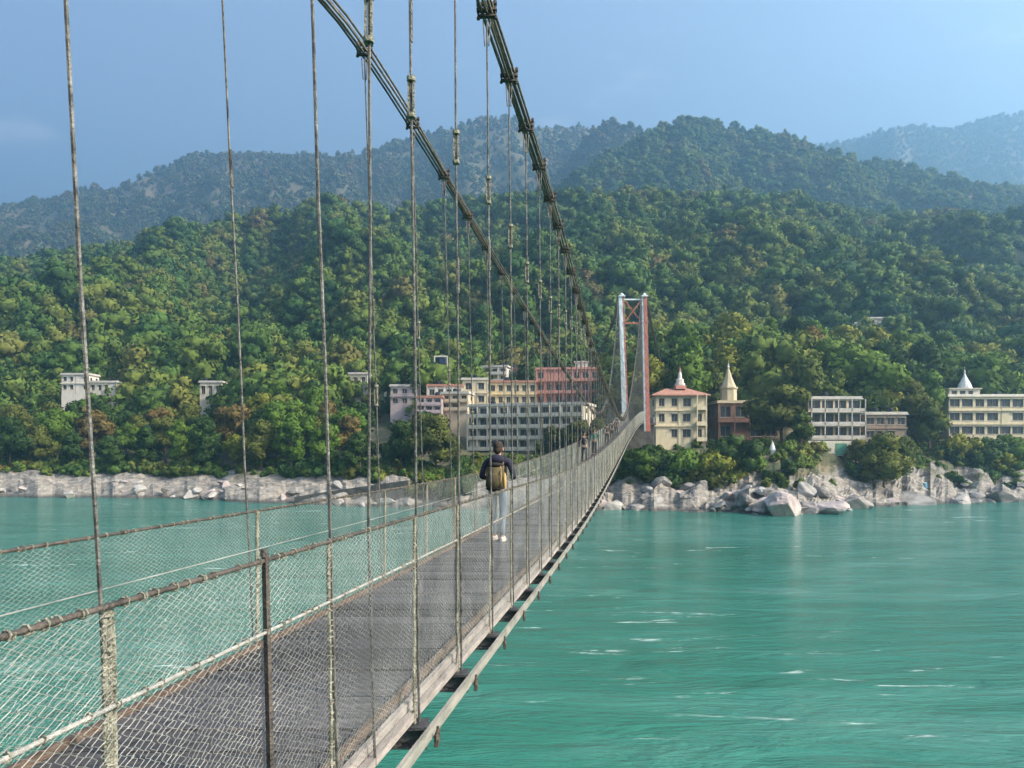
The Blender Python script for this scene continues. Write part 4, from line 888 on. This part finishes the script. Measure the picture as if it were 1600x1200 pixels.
for i, d in enumerate(RD):
    hanger('R', d, LR, cabR, latR, d, .0068 if d < 3 else (.0085 if d < 12 else (.011 if d < 50 else .008)), i)
    post(LR, d, float(railh(d)), True, d < 12)
    fl = float(flare(d)); put('cross_beam', bm_mesh, bridge, P(-2.42+fl*.5, d, float(zdeck(d))-.20), (0, 0, 0), ((2.02+fl)/2.02, 1, 1))
    if d < 45: put('bolt', bolt_mesh, bridge, P(-1.352, d, float(zdeck(d))-.22))
for i, d in enumerate(LD):
    hanger('L', d, LL, cabL, latL, d-(.55 if d > 8 else 0), .0095 if d < 12 else (.011 if d < 50 else .008), i); post(LL, d, float(railhL(d)), False, d < 12)
post(LR, 2.94, 1.24, True, True, dark=True); 
b = MB(); pA = P(-1.53, 4.1, -.46); pB = P(-1.53, 4.1, 2.9); b.tube([P(-1.50, 4.12, -1.80), pA, (pA+pB)/2+np.array((.01, 0, 0)), pB], .0085, 6); h = b.build('hanger', M['steel'], bridge); put('turnbuckle', tb_mesh, h, P(-1.53, 4.1, 2.41))

# ------------------------------------------------------------------ far tower, abutment, backstays
TY = 165.0; TXL, TXR = px(971.5, TY), px(1007, TY); zt = pz(464, TY); zb_ = pz(674, TY)
tower = thing('bridge_tower', 'tall white and red bridge tower with crossed braces at the far bank', 'bridge tower', ((TXL+TXR)/2, TY, zb_))
b = MB(); H_ = zt-zb_
def leg(x, lean, mA, mB, wA, wB, sgn):                        # riveted box leg: two plated faces, corner angles, lacing, joint plates
    zm = pz(655, TY)
    def cx(z): return x+lean*np.clip((zt-z)/(zt-zb_), 0, 1)
    for nm, m_, off, w, yy in (('leg', mA, 0, wA, 0), ('leg', mB, sgn*(wA/2+wB/2), wB, .05)):
        b = MB(); v = []
        for z, k in ((zb_, 1.25), (zm, 1.1), (zt, .85)):
            xx = cx(z)+off; d_ = .55*k; q = w*.5*k
            v += [(xx-q, TY+yy-d_, z), (xx+q, TY+yy-d_, z), (xx+q, TY+yy+d_, z), (xx-q, TY+yy+d_, z)]
        b.add(v, [(i*4+j, i*4+(j+1) % 4, (i+1)*4+(j+1) % 4, (i+1)*4+j) for i in range(2) for j in range(4)]+[(3,2,1,0),(8,9,10,11)])
        o = b.build(nm, m_, tower)
        r = MB(); N = 18
        for q in range(N):
            za = zm+(zt-zm)*q/N; zc = zm+(zt-zm)*(q+1)/N; ka = 1.1-.25*q/N
            xa = cx(za)+off; xc = cx(zc)+off; h_ = w*.5*ka+.03; yf = TY+yy-.58*ka
            r.bar((xa-h_*(1 if q % 2 else -1), yf, za), (xc+h_*(1 if q % 2 else -1), yf, zc), .07, .05)
        tag(r.build('lacing', M['tower_grey'], o), kind='stuff')
        r = MB()
        for q in range(0, 8):
            z = zm+(zt-zm)*q/7.5; xx = cx(z)+off; k = 1.1-.25*q/7.5; r.box((xx, TY+yy, z), (w*k+.12, 1.1*k+.14, .35))
        tag(r.build('joint_plates', m_, o), kind='stuff')
leg(TXL-.35, 1.0, M['tower_white'], M['tower_red'], .9, .38, 1)
leg(TXR+.1, .6, M['tower_red'], M['tower_white'], .85, .34, -1)
for (xa, za, xb, zc) in ((TXL+.8, pz(470, TY), TXR-.8, pz(502, TY)), (TXR-.8, pz(470, TY), TXL+.8, pz(502, TY))):
    b = MB(); b.bar((xa, TY+(.14 if xa < xb else -.14), za), (xb, TY+(.14 if xa < xb else -.14), zc), .2, .2); b.build('brace', M['tower_red'], tower)
for z in (pz(468, TY), pz(505, TY)):
    b = MB(); b.box(((TXL+TXR)/2, TY, z), (TXR-TXL-.8, .3, .3)); b.build('cross_member', M['tower_red'] if z < zt-2 else M['tower_white'], tower)
for x in (TXL, TXR):
    b = MB(); b.box((x, TY, zt+.15), (1.4, 1.5, .3)); b.lathe([(.4, 0), (.4, .3), (.2, .5), (.1, .6)], (x, TY, zt+.3), 10); b.build('saddle', M['tower_white'], tower)
for x, dx in ((TXL+.3, -2), (TXR, 14)):
    b = MB(); 
    for o_ in (-.25, .1, .4):
        e = Vector((x+dx, TY+48, pz(560, TY+48)-3)); s_ = Vector((x+o_, TY, zt+.3)); b.tube([s_, s_.lerp(e, .5)-Vector((0, 0, 1.2)), e], .10, 6)
    b.build('backstay', M['cable'], bridge)
t = thing('abutment', 'dark stone abutment carrying the far end of the bridge below the tower', 'abutment', (px(992, 168), 172, 0)); b = MB()
b.box((px(992, 169), 173, pz(664, 169)-9), (8.5, 9, 18)); b.box((px(992, 169), 173, pz(664, 169)+.2), (9.3, 9.8, .5)); b.build('masonry', M['stone'], t)
b = MB()
for sx in (-4.3, 4.3): b.box((px(992, 169)+sx, 173, pz(664, 169)+1.1), (.3, 9, 1.3))
b.build('parapet', M['concrete'], t)

# ------------------------------------------------------------------ people
def skinned(name, V, E, m, parent, root=0, sub=1):
    me = bpy.data.meshes.new(name); me.from_pydata([v[:3] for v in V], E, []); me.materials.append(m)
    o = bpy.data.objects.new(name, me); COL.objects.link(o); o.parent = parent
    sk = o.modifiers.new('skin', 'SKIN'); sk.use_smooth_shade = True
    for i, v in enumerate(V):
        s = me.skin_vertices[0].data[i]; s.radius = (v[3], v[4] if len(v) > 4 else v[3]); s.use_root = (i == root)
    sb = o.modifiers.new('sub', 'SUBSURF'); sb.levels = sub; sb.render_levels = sub
    return o
def blob(b, c, r, seg=10):                                     # ellipsoid
    prof = [(max(.001, math.sin(math.pi*i/seg)), -math.cos(math.pi*i/seg)) for i in range(seg+1)]
    q = MB(); q.lathe(prof, (0, 0, 0), 14); b.add(np.concatenate(q.v)*np.array(r)+np.array(c), q.f)
CM = {}
def cloth(c):
    if c not in CM: CM[c] = mat('cloth', c, tuple(v*1.35 for v in c), 12, .9, .3, 60)
    return CM[c]
skin_m = mat('skin', (.30,.17,.11), (.36,.21,.14), 20, .55); hair_m = mat('hair', (.018,.012,.008), (.045,.03,.02), 60, .6, .5, 90); shoe_m = mat('shoe', (.42,.33,.29), (.56,.48,.44), 10, .7)
def person(label, lat, d, H, top, trousers, shoes, heading=0, fingers=False, stride=.16, phone=True, z=None, group=None):
    s = H/1.75; loc = P(lat, d, float(zdeck(d))) if z is None else z
    t = thing('person', label, 'person', tuple(loc), heading, group); t.scale = (s, s, s)
    y = stride
    hips = .92
    V = [(0, 0, .96, .125, .10), (0, .01, 1.12, .125, .095), (0, .0, 1.30, .15, .10), (0, -.005, 1.42, .10, .075), (0, .01, 1.50, .050, .052), (0, .02, 1.56, .062, .068), (0, .025, 1.635, .074, .088), (0, .02, 1.70, .060, .072)]
    E = [(i, i+1) for i in range(7)]
    def limb(pts, frm):
        p = frm
        for q in pts: V.append(q); E.append((p, len(V)-1)); p = len(V)-1
        return p
    for sx, fy in ((-1, y), (1, -y*.6)):
        limb([(sx*.09, 0, .88, .09), (sx*.095, fy*.5+.01, .50, .058), (sx*.09, fy*.9-.03, .28, .05), (sx*.085, fy, .09, .036), (sx*.09, fy+.13, .045, .035, .03)], 0)
    wr = []
    for sx in (-1, 1):
        hand = (sx*.24, .20, 1.10) if phone else (sx*.27, .06*sx, .84)
        el = (sx*.285, -.03, 1.13) if phone else (sx*.26, -.03, 1.12)
        k = limb([(sx*.18, 0, 1.41, .058), (*el, .042), ((el[0]+hand[0])/2, (el[1]+hand[1])/2, (el[2]+hand[2])/2, .038), (*hand, .026), (hand[0]-sx*.01, hand[1]+.045, hand[2]+.01, .030, .018)], 3)
        if fingers:
            bx, by, bz = V[k][:3]
            for f, (o_, L) in enumerate(((-.03, .065), (-.01, .078), (.01, .073), (.03, .056))):
                limb([(bx-sx*.01, by+.04, bz+o_, .0095), (bx-sx*.03, by+.04+L*.5, bz+o_, .009), (bx-sx*.055, by+.03+L*.55, bz+o_, .008)], k)
            limb([(bx-sx*.03, by+.01, bz+.04, .010), (bx-sx*.05, by+.045, bz+.05, .009)], k)
    skinned('body', V, E, skin_m, t)
    # jacket and sleeves
    V = [(0, .0, .93, .150, .118), (0, .01, 1.12, .145, .112), (0, 0, 1.30, .168, .118), (0, -.005, 1.42, .118, .092), (0, .0, 1.485, .066, .064)]; E = [(i, i+1) for i in range(4)]
    for sx in (-1, 1):
        hand = (sx*.24, .16, 1.105) if phone else (sx*.268, .05*sx, .88); el = (sx*.29, -.03, 1.125) if phone else (sx*.262, -.03, 1.12)
        limb([(sx*.185, 0, 1.405, .070), ((sx*.25), -.02, 1.27, .060), (*el, .054), (*hand, .042)], 3)
    skinned('jacket', V, E, cloth(top), t)
    V = [(0, 0, .95, .138, .112)]; E = []
    for sx, fy in ((-1, y), (1, -y*.6)): limb([(sx*.09, 0, .86, .098), (sx*.097, fy*.5+.01, .50, .070), (sx*.092, fy*.9-.03, .28, .060), (sx*.088, fy, .10, .052)], 0)
    skinned('trousers', V, E, cloth(trousers), t)
    for sx, fy in ((-1, y), (1, -y*.6)):
        b = MB(); blob(b, (sx*.09, fy+.055, .045), (.052, .135, .050)); b.box((sx*.09, fy+.055, .012), (.09, .25, .024)); b.build('shoe', shoes, t, smooth=True, local=True)
    b = MB(); blob(b, (0, .008, 1.665), (.088, .098, .098)); blob(b, (0, -.03, 1.60), (.078, .062, .075)); b.build('hair', hair_m, t, smooth=True, local=True)
    b = MB(); blob(b, (-.082, .03, 1.61), (.014, .022, .034)); blob(b, (.082, .03, 1.61), (.014, .022, .034)); b.build('ears', skin_m, t, smooth=True, local=True)
    b = MB(); blob(b, (0, .118, 1.60), (.014, .02, .026)); b.build('nose', skin_m, t, smooth=True, local=True)
    b = MB(); blob(b, (0, .10, 1.555), (.026, .01, .008)); b.build('mouth', cloth((.22,.08,.07)), t, smooth=True, local=True)
    for sx in (-1, 1):
        b = MB(); blob(b, (sx*.032, .098, 1.63), (.014, .010, .009)); b.build('eye', cloth((.05,.04,.035)), t, smooth=True, local=True)
    return t, s, loc
DP = 13.3; LP = px(778, DP)-DP*VD
t, s, loc = person('person in dark hooded jacket and blue jeans walking away with a backpack', LP, DP, 1.80, (.018,.018,.034), (.12,.155,.20), shoe_m, heading=-.18, fingers=True, stride=.09)
b = MB(); blob(b, (0, -.115, 1.44), (.135, .075, .085)); b.build('hood', cloth((.018,.018,.034)), t, smooth=True, local=True)
bp_ = thing('backpack', 'olive and black backpack worn by the person in the dark jacket', 'backpack', (loc[0], loc[1], loc[2]+.92*s), -.18); bp_.scale = (s, s, s)
olive = cloth((.075,.062,.032)); blk = cloth((.014,.013,.013)); tanm = cloth((.30,.20,.085))
b = MB(); g = bmesh.new(); bmesh.ops.create_cube(g, size=1)
for v in g.verts:
    k = 1-.22*max(0, v.co.z); v.co = (v.co.x*.33*k, v.co.y*.17*k-.235, v.co.z*.44+.21)
bmesh.ops.bevel(g, geom=g.edges[:], offset=.05, segments=3, affect='EDGES')
me = bpy.data.meshes.new('pack_body'); g.to_mesh(me); g.free(); me.materials.append(olive); me.shade_smooth(); o = bpy.data.objects.new('pack_body', me); COL.objects.link(o); o.parent = bp_
b = MB(); blob(b, (0, -.30, .15), (.125, .06, .13)); b.build('front_pocket', olive, bp_, smooth=True, local=True)
b = MB(); blob(b, (0, -.24, .015), (.165, .095, .055)); b.build('pack_bottom', blk, bp_, smooth=True, local=True)
b = MB(); blob(b, (0, -.235, .42), (.14, .08, .045)); b.build('lid', blk, bp_, smooth=True, local=True)
for sx in (-1, 1):
    b = MB(); b.tube([(sx*.10, -.17, .42), (sx*.115, -.06, .575), (sx*.12, .08, .52), (sx*.125, .13, .36), (sx*.14, -.02, .12), (sx*.14, -.17, .06)], .016, 6); b.build('strap', blk, bp_, smooth=True, local=True)
    b = MB(); b.tube([(sx*.135, -.32, .06), (sx*.13, -.345, .2), (sx*.11, -.30, .36), (sx*.09, -.27, .42)], .009, 5); b.build('compression_strap', tanm if sx > 0 else blk, bp_, smooth=True, local=True)
b = MB(); blob(b, (.165, -.22, .15), (.03, .06, .14)); b.build('side_pocket', tanm, bp_, smooth=True, local=True)
PG = 'walkers farther along the bridge'
for lab, x, d, H, c1, c2, hd, ph in (
    ('person in dark clothes, nearest walker beyond the backpacker by the left net', 863, 38, 1.72, (.02,.022,.03), (.03,.03,.035), 3.1, False),
    ('person in a teal green shirt beside the left net ahead of the backpacker', 884, 46, 1.68, (.03,.12,.09), (.05,.05,.05), 3.0, False),
    ('person in a dark brown jacket far along the deck at the left net', 921, 62, 1.70, (.05,.03,.025), (.02,.02,.03), 0, False),
    ('person in black standing upright in mid deck far away', 943, 72, 1.76, (.012,.012,.014), (.015,.015,.017), 0, False),
    ('person in a dark coat beside the pale one near the low point of the cables', 959.5, 84, 1.74, (.03,.02,.03), (.03,.025,.03), 0, False),
    ('person in pale pink clothes near the low point of the cables', 964.5, 88, 1.66, (.55,.42,.38), (.40,.33,.28), 0, False)):
    lt = px(x, d)-d*VD; lt = min(-1.9, max(-3.05, lt)); person(lab, lt, d, H, c1, c2, cloth((.08,.06,.05)), heading=hd, phone=ph, group=PG)

# ------------------------------------------------------------------ haze: one closed box of even air
hm_ = bpy.data.materials.new('haze'); hm_.use_nodes = True; n = hm_.node_tree.nodes; l = hm_.node_tree.links
n.remove(n['Principled BSDF']); pv = n.new('ShaderNodeVolumePrincipled'); pv.inputs['Color'].default_value = (.32,.575,.83,1); pv.inputs['Density'].default_value = HAZE; pv.inputs['Anisotropy'].default_value = .6
l.new(pv.outputs[0], n['Material Output'].inputs['Volume'])
b = MB(); b.box((0, 2600, 698), (7600, 6000, 1404)); tag(b.build('haze', hm_), kind='stuff')
